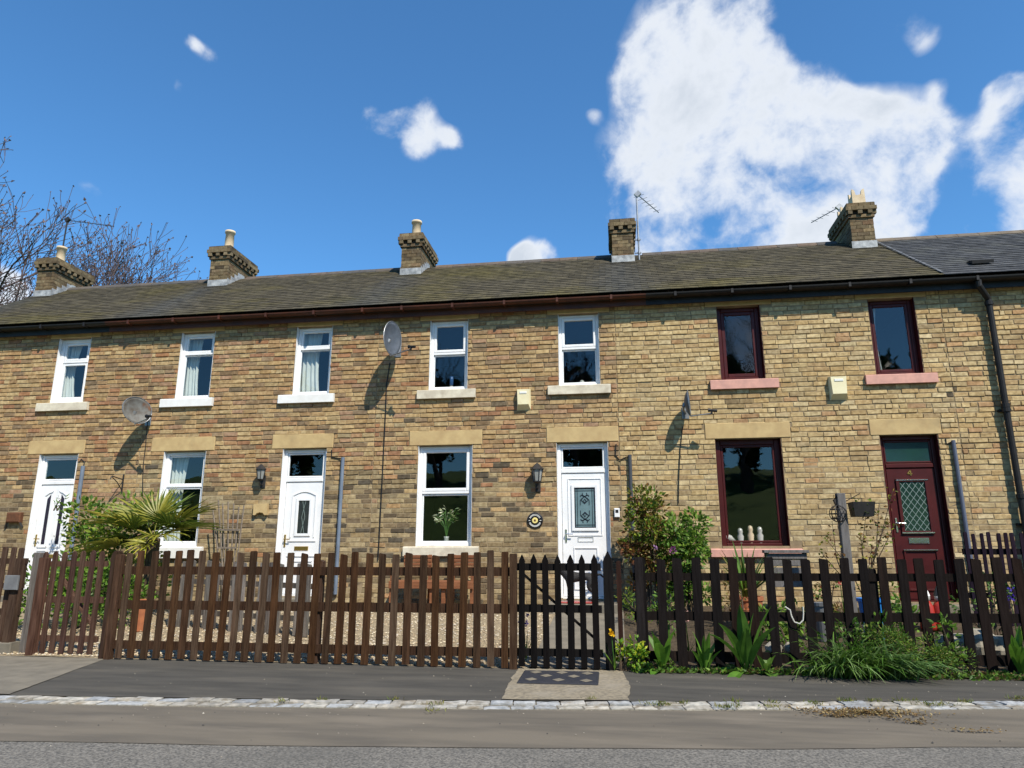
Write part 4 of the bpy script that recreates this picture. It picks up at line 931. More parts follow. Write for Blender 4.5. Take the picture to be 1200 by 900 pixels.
def cable(label, pts, r=.008, y=WY - .022):
    mb = MB(); mb.tube([(at(p[0], p[1], y).x, y, at(p[0], p[1], y).z) for p in pts], r, 5)
    return tag(mb.build('cable', M_cable, loc=(at(*pts[0], y).x, y, at(*pts[0], y).z)), label, 'cable')
cable('long black cable hanging down the wall under the large dark dish', [(457, 425), (453, 450), (452, 480), (450, 520), (447, 580), (445, 620), (443, 656)], .010)
cable('thin cable running down below the small edge-on dish', [(800, 500), (797, 528), (795.5, 560), (795, 590)])
cable('thin cable dropping below the weathered dish towards the palm', [(173, 492), (171, 520), (168, 545), (167, 580)])
def pipe(H, p0, p1, r, m, curl):
    y = WY - .045; a, b = at(*p0, y), at(*p1, y); mb = MB(); mb.tube([(a.x, y, a.z), (a.x, y, min(b.z, .5))], r, 10); P = mb.build('service_pipe', m, H)
    c = MB(); c.tube([(at(q[0], q[1], y).x, WY - .02, at(q[0], q[1], y).z) for q in curl] + [(a.x, y, a.z - .02)], .010, 5); c.build('cable', M_cable, P)
pipe(HA, (97.5, 546), (90, 640), .036, M_conduit, [(92, 541), (94, 538), (98, 541)]); pipe(HB, (402, 536), (395, 660), .032, M_conduit, [(388, 527), (388, 536), (396, 537)])
pipe(HC, (738, 533), (742, 668), .030, mat('dark_grey_pipe', (.055, .06, .07), rough=.5), [(722, 520), (721, 533), (726, 539), (733, 536)]); pipe(HD, (1117, 516), (1134, 668), .030, mat('blue_grey_pipe', (.10, .115, .16), rough=.4), [(1109, 514), (1110, 520), (1115, 518)])
def alarm(x, y, w, h, label):
    c = at(x, y, WY - .05); T = thing('alarm_box', (c.x, WY, c.z), label, 'alarm box', 'cream alarm boxes on the upper wall')
    a, b, zb, zt = c.x - w / 2, c.x + w / 2, c.z - h / 2, c.z + h / 2; y1 = WY - .11; e = .03
    m = MB(); m.add([(a, WY, zb), (b, WY, zb), (b, WY, zt), (a, WY, zt), (a + e, y1, zb + .09), (b - e, y1, zb + .09), (b - e * .6, y1, zt - .02), (a + e * .6, y1, zt - .02)], [[4, 5, 6, 7], [0, 1, 5, 4], [1, 2, 6, 5], [2, 3, 7, 6], [3, 0, 4, 7]]); m.build('casing', M_boxc, T)
    s = MB(); s.bev(c.x - w * .25, c.x + w * .25, y1 - .008, y1 + .004, zt - .10, zt - .06, .003); s.build('strobe_window', M_flat_w, T)
alarm(613.5, 468, .25, .38, 'cream alarm box between the two white upper sash windows'); alarm(982.5, 454.5, .28, .40, 'cream alarm box between the two maroon upper windows')
def lantern(x, y, label, s=1.0):
    c = at(x, y, WY - .13); T = thing('wall_lantern', (c.x, WY, c.z), label, 'wall lamp', 'lanterns beside the front doors')
    cx, cy, z = c.x, c.y, c.z
    b = MB(); b.lathe((cx, cy, z), [(.01, .17 * s), (.03, .155 * s), (.10 * s, .085 * s), (.105 * s, .075 * s), (.085 * s, .07 * s)], 6); b.lathe((cx, cy, z - .13 * s), [(.03, 0), (.06 * s, .025), (.06 * s, .035)], 6)
    for j in range(6):
        a = 2 * pi * j / 6; b.obox((cx + .056 * s * cos(a), cy + .056 * s * sin(a), z - .10 * s), (cx + .085 * s * cos(a), cy + .085 * s * sin(a), z + .075 * s), .012, .012)
    b.build('lantern_frame', M_iron, T)
    g = MB(); g.lathe((cx, cy, z - .095 * s), [(.05 * s, 0), (.078 * s, .165 * s)], 6); g.build('lantern_glass', M_lampglass, T)
    k = MB(); k.tube([(cx, cy, z - .12 * s), (cx, cy + .02, z - .19 * s), (cx, cy + .08, z - .20 * s), (cx, WY - .012, z - .12 * s)], .014, 6); k.bev(cx - .045, cx + .045, WY - .03, WY - .008, z - .25 * s, z - .02, .008); k.build('bracket', M_iron, T)
lantern(305.5, 555, 'black wall lantern left of the arched panel door, above the stone block', 1.0); lantern(629.5, 556, 'black wall lantern left of the patterned glass door, above the round plaque', 1.15)
# round plaque: the lettering is too small to read in the photograph, so it is a ring of small marks
c = at(627, 610, WY - .015); PQ = thing('house_plaque', (c.x, WY, c.z), 'round black plaque with yellow centre left of the patterned glass door', 'plaque')
m = MB(); m.lathe((c.x, WY - .010, c.z), [(.135, 0), (.135, .014), (.12, .020), (.01, .021)], 28, axis='Y'); m.build('disc', mat('black_enamel', (.012, .010, .012), rough=.25, spec=.5), PQ)
m = MB(); m.lathe((c.x, WY - .0315, c.z), [(.05, 0), (.045, .005), (.001, .006)], 20, axis='Y'); m.build('flower_emblem', M_flat_y, PQ)
m = MB(); m.lathe((c.x, WY - .038, c.z), [(.02, 0), (.001, .003)], 12, axis='Y'); m.build('emblem_centre', M_rust, PQ)
m = MB()
for a in list(range(30, 151, 12)) + list(range(205, 336, 10)) + [0, 180]:
    t = R(a); p = Vector((c.x + .094 * cos(t), WY - .0325, c.z + .094 * sin(t))); rd = Vector((cos(t), 0, sin(t))); m.obox(p - rd * .014, p + rd * .014, .010, .004, up=Vector((0, -1, 0)))
m.build('lettering', M_flat_w, PQ, kind='stuff')
c = at(723, 601, WY - .03); db = thing('door_bell', (c.x, WY, c.z), 'small white bell box right of the patterned glass door', 'door bell')
m = MB(); m.bev(c.x - .045, c.x + .045, WY - .045, WY - .008, c.z - .075, c.z + .075, .01); m.build('casing', M_white, db)
m = MB(); m.bev(c.x - .025, c.x + .025, WY - .049, WY - .044, c.z + .0, c.z + .05, .003); m.build('button_panel', M_cable, db)
c = at(305.5, 597, WY - .05); m = MB(); m.prism([(c.x - .13, c.z - .10), (c.x - .085, c.z - .10), (c.x - .06, c.z - .065), (c.x, c.z - .05), (c.x + .06, c.z - .065), (c.x + .085, c.z - .10), (c.x + .13, c.z - .10), (c.x + .13, c.z + .10), (c.x - .13, c.z + .10)], WY - .075, WY)
tag(m.build('stone_bracket', M_stone, loc=(c.x, WY, c.z)), 'sandstone wall block with a small arch left of the arched panel door', 'stone bracket')
c = at(17, 608, WY - .05); RB = thing('wall_bracket', (c.x, WY, c.z), 'rusty box bracket on the wall left of the far left door', 'bracket')
m = MB(); m.bev(c.x - .16, c.x + .14, WY - .09, WY, c.z - .07, c.z + .12, .02); m.build('box', M_rust, RB)
m = MB(); m.obox((c.x - .15, WY - .05, c.z - .07), (c.x - .2, WY - .02, c.z - .17), .03, .03); m.obox((c.x + .13, WY - .05, c.z - .07), (c.x + .17, WY - .02, c.z - .15), .03, .03); m.build('leg', M_iron, RB)
c = at(146, 556, WY); m = MB(); m.obox((c.x, WY - .02, c.z), (c.x, WY - .02, c.z - .34), .02, .02); m.tube([(c.x, WY - .02, c.z - .10), (c.x - .02, WY - .30, c.z - .06), (c.x - .02, WY - .34, c.z - .12)], .010, 6); m.tube([(c.x, WY - .02, c.z - .30), (c.x - .01, WY - .16, c.z - .16), (c.x - .02, WY - .29, c.z - .08)], .009, 6)
tag(m.build('basket_bracket', M_iron, loc=(c.x, WY, c.z)), 'black iron hanging bracket on the wall below the weathered dish', 'bracket')
# roof aerials
def aerial(base, top, boom, label, n=6, mr=.018):
    base, top = Vector(base), Vector(top); T = thing('roof_aerial', base, label, 'aerial', 'television aerials on the chimneys')
    M_galv = globals()['M_iron'] if n == 9 else globals()['M_galv']
    m = MB(); m.tube([base, top], mr, 8); m.build('mast', M_galv, T)
    for zz in (.35, .75): 
        k = MB(); p = base.lerp(top, zz * .45); k.tube([p - Vector((.09, 0, 0)), p + Vector((.05, 0, 0))], .014, 6); k.tube([p - Vector((0, 0, .025)), p + Vector((0, 0, .025))], .03, 8); k.build('clamp', M_galv, T)
    a, b = Vector(boom[0]), Vector(boom[1]); k = MB(); k.tube([a, b], .011, 6); k.build('boom', M_galv, T)
    d = (b - a).normalized(); e = d.cross(Vector((0, 0, 1))).normalized()
    for i in range(n):
        p = a.lerp(b, (i + .4) / n); ln = .12 * (1 - i / n * .35); r_ = MB(); r_.tube([p - e * ln, p + e * ln], .005, 4); r_.build('element', M_galv, T)
    k = MB(); p = a; k.obox(p - Vector((.04, 0, .03)), p + Vector((.05, 0, .05)), .06, .10); k.build('junction_box', M_galv, T)
t = at(747, 228, 14.0); b_ = at(749.5, 310, 14.0); e_ = atz(772, 250, t.z - .02)
aerial((b_.x, 14.0, b_.z), (b_.x, 14.0, t.z + .05), ((b_.x + .02, 14.0, t.z), (b_.x + .02 + (e_.x - t.x), 14.0 + min(e_.y - t.y, 1.6), t.z)), 'tall steel aerial mast clipped beside the chimney without a pot', 6)
a_ = at(979, 242, 14.9); e_ = atz(947, 260, a_.z)
aerial((5.0, 14.95, 7.2), (5.0, 14.95, a_.z + .02), ((5.0, 14.95, a_.z), (5.0 + (e_.x - a_.x), 14.95 + min(e_.y - a_.y, 1.4), a_.z)), 'aerial behind the chimney with the crown shaped pots', 5)
t = at(79, 258, 14.3); e2 = at(122, 271, 14.3)
aerial((at(72, 300, 14.3).x, 14.3, 8.0), (t.x, 14.3, t.z), ((t.x, 14.3, t.z), (t.x + .95, 14.75, t.z - .02)), 'dark aerial with a long boom on the far left chimney', 9)

# ================================================================== BEHIND THE GLASS
def curtain(label, x0, x1, z0, z1, taper=.0, y=WY + .23):
    mb = MB(); n = 26; vs = []
    for k in range(8):
        f = k / 7
        for i in range(n + 1):
            u = i / n; x = x0 + (x1 - x0) * u * (1 - taper * sin(f * pi)); vs.append((x, y + .022 * sin(u * 26 + f * 1.5) + .01 * sin(u * 9 + 2), z0 + (z1 - z0) * f))
    mb.add(vs, [[k * (n + 1) + i, k * (n + 1) + i + 1, (k + 1) * (n + 1) + i + 1, (k + 1) * (n + 1) + i] for k in range(7) for i in range(n)])
    o = mb.build('curtain', M_curtain, smooth=True, loc=(x0, y, z1)); sm = o.modifiers.new('thick', 'SOLIDIFY'); sm.thickness = .004
    return tag(o, label, 'curtain', 'pale curtains behind the windows')
curtain('pale curtain at the left of the far left upper window', -10.96, -10.62, 4.0, 5.4, .35); curtain('pale curtain in the upper window above the palm', -8.30, -7.98, 4.0, 5.4, .2)
curtain('pale gathered curtain in the upper window above the arched panel door', -5.92, -5.50, 4.0, 5.4, .15); curtain('pale tall curtain behind the window next to the palm', -8.38, -8.02, 1.2, 3.1, .2); curtain('narrow curtain at the right edge of the window next to the palm', -7.70, -7.56, 1.2, 3.1, .0)
curtain('pale curtain at the left of the maroon window over the maroon door', 4.31, 4.50, 4.0, 5.4, .3)
def vase_flowers(x, y, z, label):
    T = thing('flower_vase', (x, y, z), label, 'vase'); m = MB(); m.lathe((x, y, z), [(.035, 0), (.05, .05), (.04, .12), (.05, .16)], 12); m.build('vase', M_ceramic, T, smooth=True)
    s = MB(); f = MB(); r = random.Random(4)
    for i in range(26):
        a = r.uniform(0, 2 * pi); h = r.uniform(.28, .5); sp = r.uniform(.06, .22); tip = Vector((x + sp * cos(a), y + .4 * sp * sin(a), z + .14 + h)); s.tube([(x, y, z + .14), (x + sp * .3 * cos(a), y, z + .14 + h * .6), tip], .005, 3, (.06, .14, .03))
        for q in range(3): leaf(s if r.random() < .5 else f, tip + Vector((r.uniform(-.03, .03), 0, r.uniform(-.05, .03))), Vector((cos(a), -.3, r.uniform(-.4, .5))), .10, .022, (.07, .15, .03) if r.random() < .5 else (.62, .62, .42))
    s.build('leaves', M_leaf, T); f.build('petals', M_petal, T)

# ================================================================== PLANTS
rp = random.Random(23)
def leaf(mb, p, d, L, W, col, up=None):
    d = Vector(d).normalized(); u = Vector((rp.uniform(-1, 1), rp.uniform(-1, 1), rp.uniform(0, 1.2))) if up is None else Vector(up); s = d.cross(u)
    if s.length < 1e-3: s = Vector((1, 0, 0))
    s = s.normalized() * W / 2; n = s.cross(d).normalized(); p = Vector(p)
    mb.add([tuple(p), tuple(p + d * L * .5 + s + n * W * .15), tuple(p + d * L), tuple(p + d * L * .5 - s + n * W * .15)], [[0, 1, 2], [0, 2, 3]], col)
def blade(mb, p, d, L, W, col, droop=.5, n=5, fold=.15, wfun=None):
    """A strap leaf that arches over under its own weight."""
    p = Vector(p); d = Vector(d).normalized(); h = Vector((d.x, d.y, 0)); h = h.normalized() if h.length > 1e-3 else Vector((1, 0, 0)); s = h.cross(Vector((0, 0, 1))); vs = []; q = p.copy(); dd = d.copy()
    for i in range(n + 1):
        f = i / n; w = W * (wfun(f) if wfun else (1 - f ** 2.2) * (.55 + .45 * min(1, f * 4))) / 2
        up = s.cross(dd).normalized(); vs += [tuple(q - s * w + up * w * fold * 2), tuple(q), tuple(q + s * w + up * w * fold * 2)]
        q = q + dd * (L / n); dd = (dd + Vector((0, 0, -droop / n)) + h * (droop * .25 / n)).normalized()
    fs = []
    for i in range(n): a = i * 3; fs += [[a, a + 1, a + 4, a + 3], [a + 1, a + 2, a + 5, a + 4]]
    return mb.add(vs, fs, col)
def tone(cols, k=.2):
    c = rp.choice(cols); f = rp.uniform(1 - k, 1 + k); return (c[0] * f, c[1] * f, c[2] * f)
GRN = [(.10, .18, .026), (.075, .145, .022), (.13, .21, .032), (.05, .10, .018)]
DGRN = [(.045, .09, .02), (.06, .115, .022), (.03, .065, .016), (.09, .15, .03)]
YGRN = [(.16, .20, .03), (.21, .23, .03), (.12, .18, .03), (.08, .14, .025)]
RED = [(.15, .055, .025), (.12, .075, .025), (.16, .13, .03), (.10, .11, .025), (.19, .09, .03), (.08, .03, .02)]
def shrub(name, label, x, y, z, w, h, dp, nl, L, W, cols, cat='shrub', nstem=7, base=.05, flowers=(), group=None, sparse=1.0, topcols=None, lumps=9):
    """Stems from the base, leaves set round lumps at the stem ends."""
    T = thing(name, (x, y, z), label, cat, group); st = MB(); lf = MB(); cen = []
    for i in range(lumps):
        a = rp.uniform(0, 2 * pi); rr = sqrt(rp.random()); hz_ = rp.uniform(.18, .95)
        k = sin(min(1, hz_ * 1.15 + .12) * pi * .72) ** .6
        c = Vector((x + w / 2 * rr * cos(a) * k, y + dp / 2 * rr * sin(a) * k, z + h * hz_)); cen.append((c, rp.uniform(.16, .30) * min(w, h) * sparse))
    for c, r in cen[:max(nstem, 1)]:
        b = Vector((x + rp.uniform(-base, base), y + rp.uniform(-base, base), z - .02)); mid = b.lerp(c, .5) + Vector((rp.uniform(-.04, .04), rp.uniform(-.04, .04), .05)); st.tube([b, mid, c], [.014, .010, .004], 5)
    for i in range(nl):
        c, r = rp.choice(cen); v = Vector((rp.gauss(0, 1), rp.gauss(0, 1), rp.gauss(0, .9))).normalized(); p = c + v * r * (rp.random() ** .35)
        if p.z < z + .01: p.z = z + rp.uniform(.01, .06)
        d = (v + Vector((rp.uniform(-.5, .5), rp.uniform(-.5, .5), rp.uniform(-.2, .6)))); cc = cols
        if topcols and (p.z - z) / h > .55 and rp.random() < .7: cc = topcols
        leaf(lf, p, d, L * rp.uniform(.7, 1.25), W * rp.uniform(.75, 1.2), tone(cc))
    st.build('stem', M_stem, T); lf.build('foliage', M_leaf, T)
    for (fx, fz, fy, col, s) in flowers:
        f = MB()
        for i in range(14): leaf(f, (fx + rp.uniform(-s, s) * .5, fy, fz + rp.uniform(-s, s) * .5), (rp.uniform(-1, 1), -.8, rp.uniform(-1, 1)), s, s * .6, tone([col], .15))
        f.build('flower', M_petal, T)
    return T
vase_flowers(at(523, 633, WY + .17).x, WY + .17, 1.31, 'vase of white flowers inside the middle ground floor window')
# ornaments on the sills
def ornament(name, prof, x, y, z, m, label, cat, group=None):
    mb = MB(); mb.lathe((x, y, z), prof, 14); return tag(mb.build(name, m, smooth=True, loc=(x, y, z)), label, cat, group)
p = at(529, 455, WY + .16); T = thing('table_lamp', (p.x, WY + .16, 4.06), 'small blue stemmed lamp on the sill of the upper window right of the large dish', 'lamp')
m = MB(); m.lathe((p.x, WY + .16, 4.06), [(.06, 0), (.055, .05), (.03, .09), (.012, .10)], 14); m.build('base', M_ceramic, T, smooth=True); m = MB(); m.lathe((p.x, WY + .16, 4.16), [(.02, 0), (.035, .01), (.035, .16), (.02, .17)], 12); m.build('stem', mat('blue_glass_stem', (.03, .08, .2), rough=.2), T, smooth=True)
p = at(682, 446, WY + .16); ornament('ornament', [(.03, 0), (.05, .03), (.055, .07), (.03, .11), (.01, .12)], p.x, WY + .16, 4.06, M_ceramic, 'round white ornament on the sill of the upper window over the patterned glass door', 'ornament')
for i, (xx, hh, lb) in enumerate(((868, .30, 'left'), (880, .34, 'middle'), (891, .32, 'right'))):
    p = at(xx, 632, WY + .17); ornament('figurine', [(.06, 0), (.065, .02), (.045, .08), (.055, hh * .55), (.035, hh * .68), (.045, hh * .8), (.035, hh * .95), (.01, hh)], p.x, WY + .17, 1.29, M_ceramic if i != 1 else mat('tan_figurine', (.42, .33, .22), rough=.5), f'{lb} one of three pale figurines behind the maroon ground floor window', 'figurine', 'figurines on the sill of the maroon window')
p = at(850, 618, WY + .17); T = thing('toy_bird', (p.x, WY + .17, 1.29), 'red headed white bird ornament at the left of the maroon ground floor window', 'ornament')
m = MB(); m.tube([(p.x + .14, WY + .17, 1.38), (p.x + .06, WY + .17, 1.42), (p.x - .02, WY + .17, 1.46), (p.x - .06, WY + .17, 1.54)], [.02, .06, .05, .03], 10); m.lathe((p.x + .04, WY + .17, 1.29), [(.05, 0), (.015, .01), (.015, .10)], 8); m.build('body', M_ceramic, T, smooth=True)
m = MB(); m.lathe((p.x - .06, WY + .17, 1.54), [(.02, 0), (.042, .03), (.03, .07), (.005, .085)], 10); m.build('head', M_redpl, T, smooth=True)

# ---- palm
def frond_mesh(seed, fold):
    r = random.Random(seed); mb = MB(); PL = .44; n = 22
    mb.tube([(0, 0, 0), (PL * .5, 0, .015), (PL, 0, 0)], [.013, .010, .008], 5)
    for i in range(n):
        a = R(-112 + 224 * i / (n - 1)) + r.uniform(-.03, .03); L = (.80 - .26 * abs(i / (n - 1) - .5) * 2) * r.uniform(.88, 1.06); d = Vector((cos(a), sin(a), -.05 + fold * abs(sin(a)) + r.uniform(-.05, .05)))
        blade(mb, (PL, 0, 0), d, L, .056, (1, 1, 1), droop=r.uniform(.25, .8), n=5, fold=.35, wfun=lambda f: (.35 + 1.3 * f if f < .5 else 2.0 * (1 - f)) + .02)
    return mb.mesh('frond', M_leafo)
FR = [frond_mesh(s, .30 + .12 * s) for s in range(4)]
pc = at(181, 622, 10.3); PALM = thing('palm_tree', (pc.x, 10.3, gz(10.3)), 'fan palm with spiky fronds in front of the left window', 'palm')
m = MB(); m.tube([(pc.x - .03, 10.3, gz(10.3) - .05), (pc.x + .02, 10.3, .6), (pc.x, 10.3, pc.z - .12)], [.10, .085, .10], 10); m.build('trunk', mat('fibrous_trunk', (.10, .07, .04), (.05, .035, .02), scale=30, rough=.95, bump=.8, bscale=40), PALM)
PF = [(158, 42, 1.05), (120, 62, .9), (85, 82, .78), (50, 60, .85), (28, 36, 1.0), (2, 10, 1.05), (-20, 18, .9), (184, 16, 1.15), (200, -10, 1.25), (170, -2, 1.2), (225, 25, .85), (285, -25, .62), (325, 2, .85), (140, 20, .95)]
for i, (az, el, s) in enumerate(PF):
    c = tone([(.24, .23, .04), (.16, .19, .03), (.11, .15, .025), (.27, .23, .045), (.09, .13, .024)], .15)
    if i == 11: c = (.34, .31, .04)
    inst('frond', FR[i % 4], (pc.x, 10.3, pc.z - .10 + rp.uniform(-.04, .04)), PALM, rot=(rp.uniform(-.25, .25), -R(el), R(az)), scale=(s * .92, s * .92, s * .92), color=c)
# ---- shrubs about the gardens
a = at(125, 650, 10.9); shrub('leafy_shrub', 'leafy green shrub on the left behind the palm fronds', a.x, 10.9, gz(10.9), 1.5, at(125, 592, 10.9).z - gz(10.9), .8, 2600, .10, .06, GRN + YGRN[:3], lumps=26, sparse=1.2)
a = at(95, 690, 9.6); shrub('leafy_shrub', 'bright green low shrub seen through the brown left gate', a.x, 9.6, gz(9.6), 1.9, .80, .9, 2600, .075, .05, GRN + [(.13, .23, .03)], lumps=24, sparse=1.2)
a = at(73, 588, 11.7); T = shrub('hanging_plant', 'small trailing plant hanging before the far left white door', a.x, 11.6, a.z - .15, .26, .30, .2, 45, .08, .02, GRN, cat='hanging plant', nstem=3, lumps=4)
a = at(758, 600, 11.3); shrub('red_leaved_shrub', 'tall red and green leaved shrub against the wall right of the patterned door', a.x, 11.3, gz(11.3), .66, at(760, 572, 11.3).z - gz(11.3), .6, 2600, .080, .046, RED, topcols=YGRN + RED[2:4], lumps=26, nstem=9, sparse=1.15)
a = at(805, 630, 11.2); F1, F2 = at(768, 641, 10.8), at(789, 645, 10.8)
shrub('green_shrub', 'rounded green shrub with pink flowers right of the red leaved shrub', a.x, 11.2, gz(11.2), .70, at(800, 604, 11.2).z - gz(11.2), .65, 2800, .080, .05, GRN + DGRN[:2], topcols=GRN[:1] + YGRN[2:] + GRN[2:3], lumps=26, nstem=9, sparse=1.15, flowers=[(F1.x, F1.z, 10.8, (.42, .24, .42), .045), (F2.x, F2.z, 10.8, (.46, .16, .36), .06)])
def spiky(name, label, x, y, z, n, L, W, cols, cat='plant', spread=.9, droop=.5, m=None, group=None, part='leaf', lean=(0, 0), single=True):
    T = thing(name, (x, y, z), label, cat, group); mm = MB()
    for i in range(n):
        a = rp.uniform(0, 2 * pi); e = rp.uniform(.15, 1) * spread; d = Vector((cos(a) * e + lean[0], sin(a) * e + lean[1], 1)); mb = MB() if single else mm; c = tone(cols)
        blade(mb, (x + .03 * cos(a), y + .03 * sin(a), z - .01), d, L * rp.uniform(.6, 1.1), W * rp.uniform(.8, 1.15), c if not single else c, droop=droop * rp.uniform(.6, 1.5), n=6, fold=.22)
        if single: mb.build(part, M_leaf, T)
    if not single: mm.build('blades', M_leaf, T)
    return T
a = at(872, 668, 10.2); spiky('spiky_plant', 'spiky sword leaved plant below the maroon ground floor window', a.x, 10.2, .62, 34, .78, .05, DGRN + GRN[:2] + [(.15, .13, .03)], spread=1.15, droop=.35)
mb = MB(); mb.lathe((a.x, 10.2, gz(10.2)), [(.15, 0), (.21, .36), (.225, .37), (.225, .42), (.19, .42), (.18, .36)], 18); tag(mb.build('plant_pot', M_terra, loc=(a.x, 10.2, gz(10.2)), smooth=False), 'terracotta pot that holds the spiky sword leaved plant', 'plant pot')
# assorted border plants behind the near black fence
KN = [('border_plant', 'feathery yellow green border plant right behind the dark post', 748, 700, 10.4, .45, .7, YGRN, .07, .02), ('border_plant', 'soft green border plant left of the spiky plant', 775, 715, 9.6, .5, .5, GRN, .07, .03), ('border_plant', 'brown stemmed dry plant behind the black fence below the maroon window', 862, 712, 9.8, .5, .75, RED, .06, .03),
      ('border_plant', 'broad green border plant under the grey slatted bench', 905, 720, 9.4, .5, .4, GRN, .10, .05), ('border_plant', 'reddish flowering plant behind the black fence left of the tall timber post', 972, 705, 10.0, .4, .7, RED + GRN[:2], .06, .03),
      ('border_plant', 'yellow leaved border plant right of the tall timber post', 1030, 690, 10.2, .4, .65, YGRN + RED[2:4], .06, .03), ('border_plant', 'mid green border plant in front of the maroon door', 1055, 715, 9.7, .45, .45, GRN, .08, .045), ('border_plant', 'dark leafy border plant at the right end of the black fence', 1165, 715, 9.5, .8, .7, DGRN, .07, .035),
      ('border_plant', 'low dark plant between the weeds and the fence near the blue pot', 1000, 735, 8.8, .7, .45, DGRN + GRN, .06, .04), ('border_plant', 'pale green plant right behind the fence above the tall dock', 925, 738, 8.9, .5, .5, GRN + YGRN[2:], .07, .045)]
for (nm, lb, x, y, Y, w, h, cols, L, W) in KN:
    a = at(x, y, Y); shrub(nm, lb, a.x, Y, gz(Y), w, h, .4, 230, L, W, cols, cat='plant', nstem=5, lumps=8)
# thin climbing rose by the tall post
TP = at(991, 640, 10.6); RO = thing('climbing_rose', (TP.x + .15, 10.62, gz(10.62)), 'sparse climbing rose with yellowing leaves between the timber post and the maroon door', 'climbing plant'); st = MB(); lf = MB()
for tgt in ((1046, 575), (1040, 610), (1030, 590), (1015, 600), (965, 628), (975, 610), (1050, 612), (1008, 625), (1022, 640), (960, 645)):
    e = at(tgt[0], tgt[1], 10.5 + rp.uniform(-.1, .2)); b = Vector((TP.x + rp.uniform(-.1, .35), 10.62, gz(10.62))); mid = b.lerp(e, .55) + Vector((rp.uniform(-.12, .12), 0, .12)); st.tube([b, mid, e], [.010, .007, .003], 4)
    for i in range(26): 
        q = mid.lerp(e, rp.random() ** .6) if rp.random() < .8 else b.lerp(mid, rp.uniform(.4, 1)); leaf(lf, q + Vector((rp.gauss(0, .04), rp.gauss(0, .03), rp.gauss(0, .04))), (rp.uniform(-1, 1), rp.uniform(-1, .3), rp.uniform(-.6, .8)), .055, .035, tone(YGRN[:2] + RED + [(.30, .25, .04)]))
st.build('stem', M_stem, RO); lf.build('foliage', M_leaf, RO)

# ---- plants along the foot of the near black fence (pavement side)
def dock(label, x, y, z, n, L, W, spread, cols=GRN, extra_low=0):
    T = thing('dock_plant', (x, y, z), label, 'weed', 'broad leaved weeds along the black fence')
    for i in range(n + extra_low):
        a = 2 * pi * i / n + rp.uniform(-.4, .4); low = i >= n; e = (1.8 if low else rp.uniform(.12, 1) * spread); mb = MB(); ll = L * rp.uniform(.6, 1.08) * (.72 if low else 1)
        blade(mb, (x + .02 * cos(a), y + .02 * sin(a), z), Vector((cos(a) * e, sin(a) * e - .12, 1 if not low else .55)), ll, W * rp.uniform(.75, 1.15) * (1.25 if low else 1), tone(cols, .15), droop=rp.uniform(.35, 1.0) + (.4 if low else 0), n=8, fold=rp.uniform(.12, .32), wfun=lambda f: (.16 if f < .16 else (sin((f - .16) / .84 * pi) ** .7) * (1.0 - .25 * f)) + .02 * sin(f * 40))
        mb.build('leaf', M_leaf, T)
    return T
def foot(x, y): 
    p = atz(x, y, .005); p.y = min(p.y, 7.955 + .0577 * (p.x - .13) - .06); return p
p = foot(775, 783); dock('broad leaved weed nearest to the gate at the foot of the black fence', p.x, p.y - .02, .0, 8, .52, .11, .6, [(.09, .19, .025), (.075, .16, .022)], 6)
p = foot(822, 781); dock('narrow upright weed between the two larger docks', p.x, p.y - .02, .0, 7, .42, .065, .5, [(.08, .17, .025), (.10, .19, .03)], 5)
p = foot(866, 779); dock('tallest broad leaved dock standing in front of the black fence', p.x, p.y - .03, .0, 9, .74, .14, .62, [(.085, .175, .03), (.065, .14, .025)], 7)
p = foot(894, 785); dock('low flat broad leaved weed at the right of the tallest dock', p.x, p.y - .04, .0, 4, .28, .12, .9, [(.10, .18, .035), (.075, .14, .03)], 7)
p = foot(1178, 787); dock('bright green upright dock at the right edge of the black fence', p.x, p.y - .05, .0, 8, .46, .11, .42, [(.10, .20, .028), (.085, .175, .025)], 4)
p = foot(1050, 783); p2 = foot(1050, 790)
p = foot(730, 784); shrub('yellow_green_weed', 'bright yellow green clump at the foot of the broad black gate post', p.x, p.y - .02, .0, .42, .30, .3, 330, .055, .032, [(.14, .24, .025), (.10, .21, .02), (.30, .32, .03)], cat='weed', nstem=5, lumps=9)
p = foot(760, 784); shrub('ground_weed', 'low leafy weeds between the yellow green clump and the first dock', p.x, p.y - .04, 0, .5, .12, .3, 160, .05, .035, GRN + [(.06, .05, .03)], cat='weed', nstem=2, lumps=7)
# long grassy clump spilling over the pavement
p = foot(985, 793); GR = thing('grass_clump', (p.x, p.y, 0), 'long bladed grassy clump spilling from the black fence over the pavement', 'grass clump'); mb = MB()
for i in range(340):
    a = rp.uniform(0, 2 * pi); e = rp.uniform(.2, 1.1); bx = p.x + .08 + rp.gauss(.02, .17); byy = p.y + .02 + rp.gauss(0, .07)
    blade(mb, (bx, byy, 0), Vector((cos(a) * e * .8, sin(a) * e * .45 - .38, 1)), rp.uniform(.36, .66), rp.uniform(.014, .024), tone([(.09, .17, .03), (.06, .13, .022), (.13, .21, .06), (.19, .27, .12)]), droop=rp.uniform(1.0, 2.2), n=5, fold=.25)
mb.build('blades', M_leaf, GR)
p = foot(1058, 796); GR = thing('grass_clump', (p.x, p.y, 0), 'drooping blue green blades right of the long grassy clump', 'grass clump'); mb = MB()
for i in range(90):
    a = rp.uniform(-1.2, .9); bx = p.x + rp.gauss(-.05, .08); byy = p.y + .04 + rp.gauss(0, .06)
    blade(mb, (bx, byy, 0), Vector((.35 + .5 * sin(a), -.55 * abs(cos(a)), .9)), rp.uniform(.40, .62), .02, tone([(.10, .18, .07), (.17, .25, .12), (.08, .15, .05)]), droop=rp.uniform(1.2, 2.0), n=5)
mb.build('blades', M_leaf, GR)
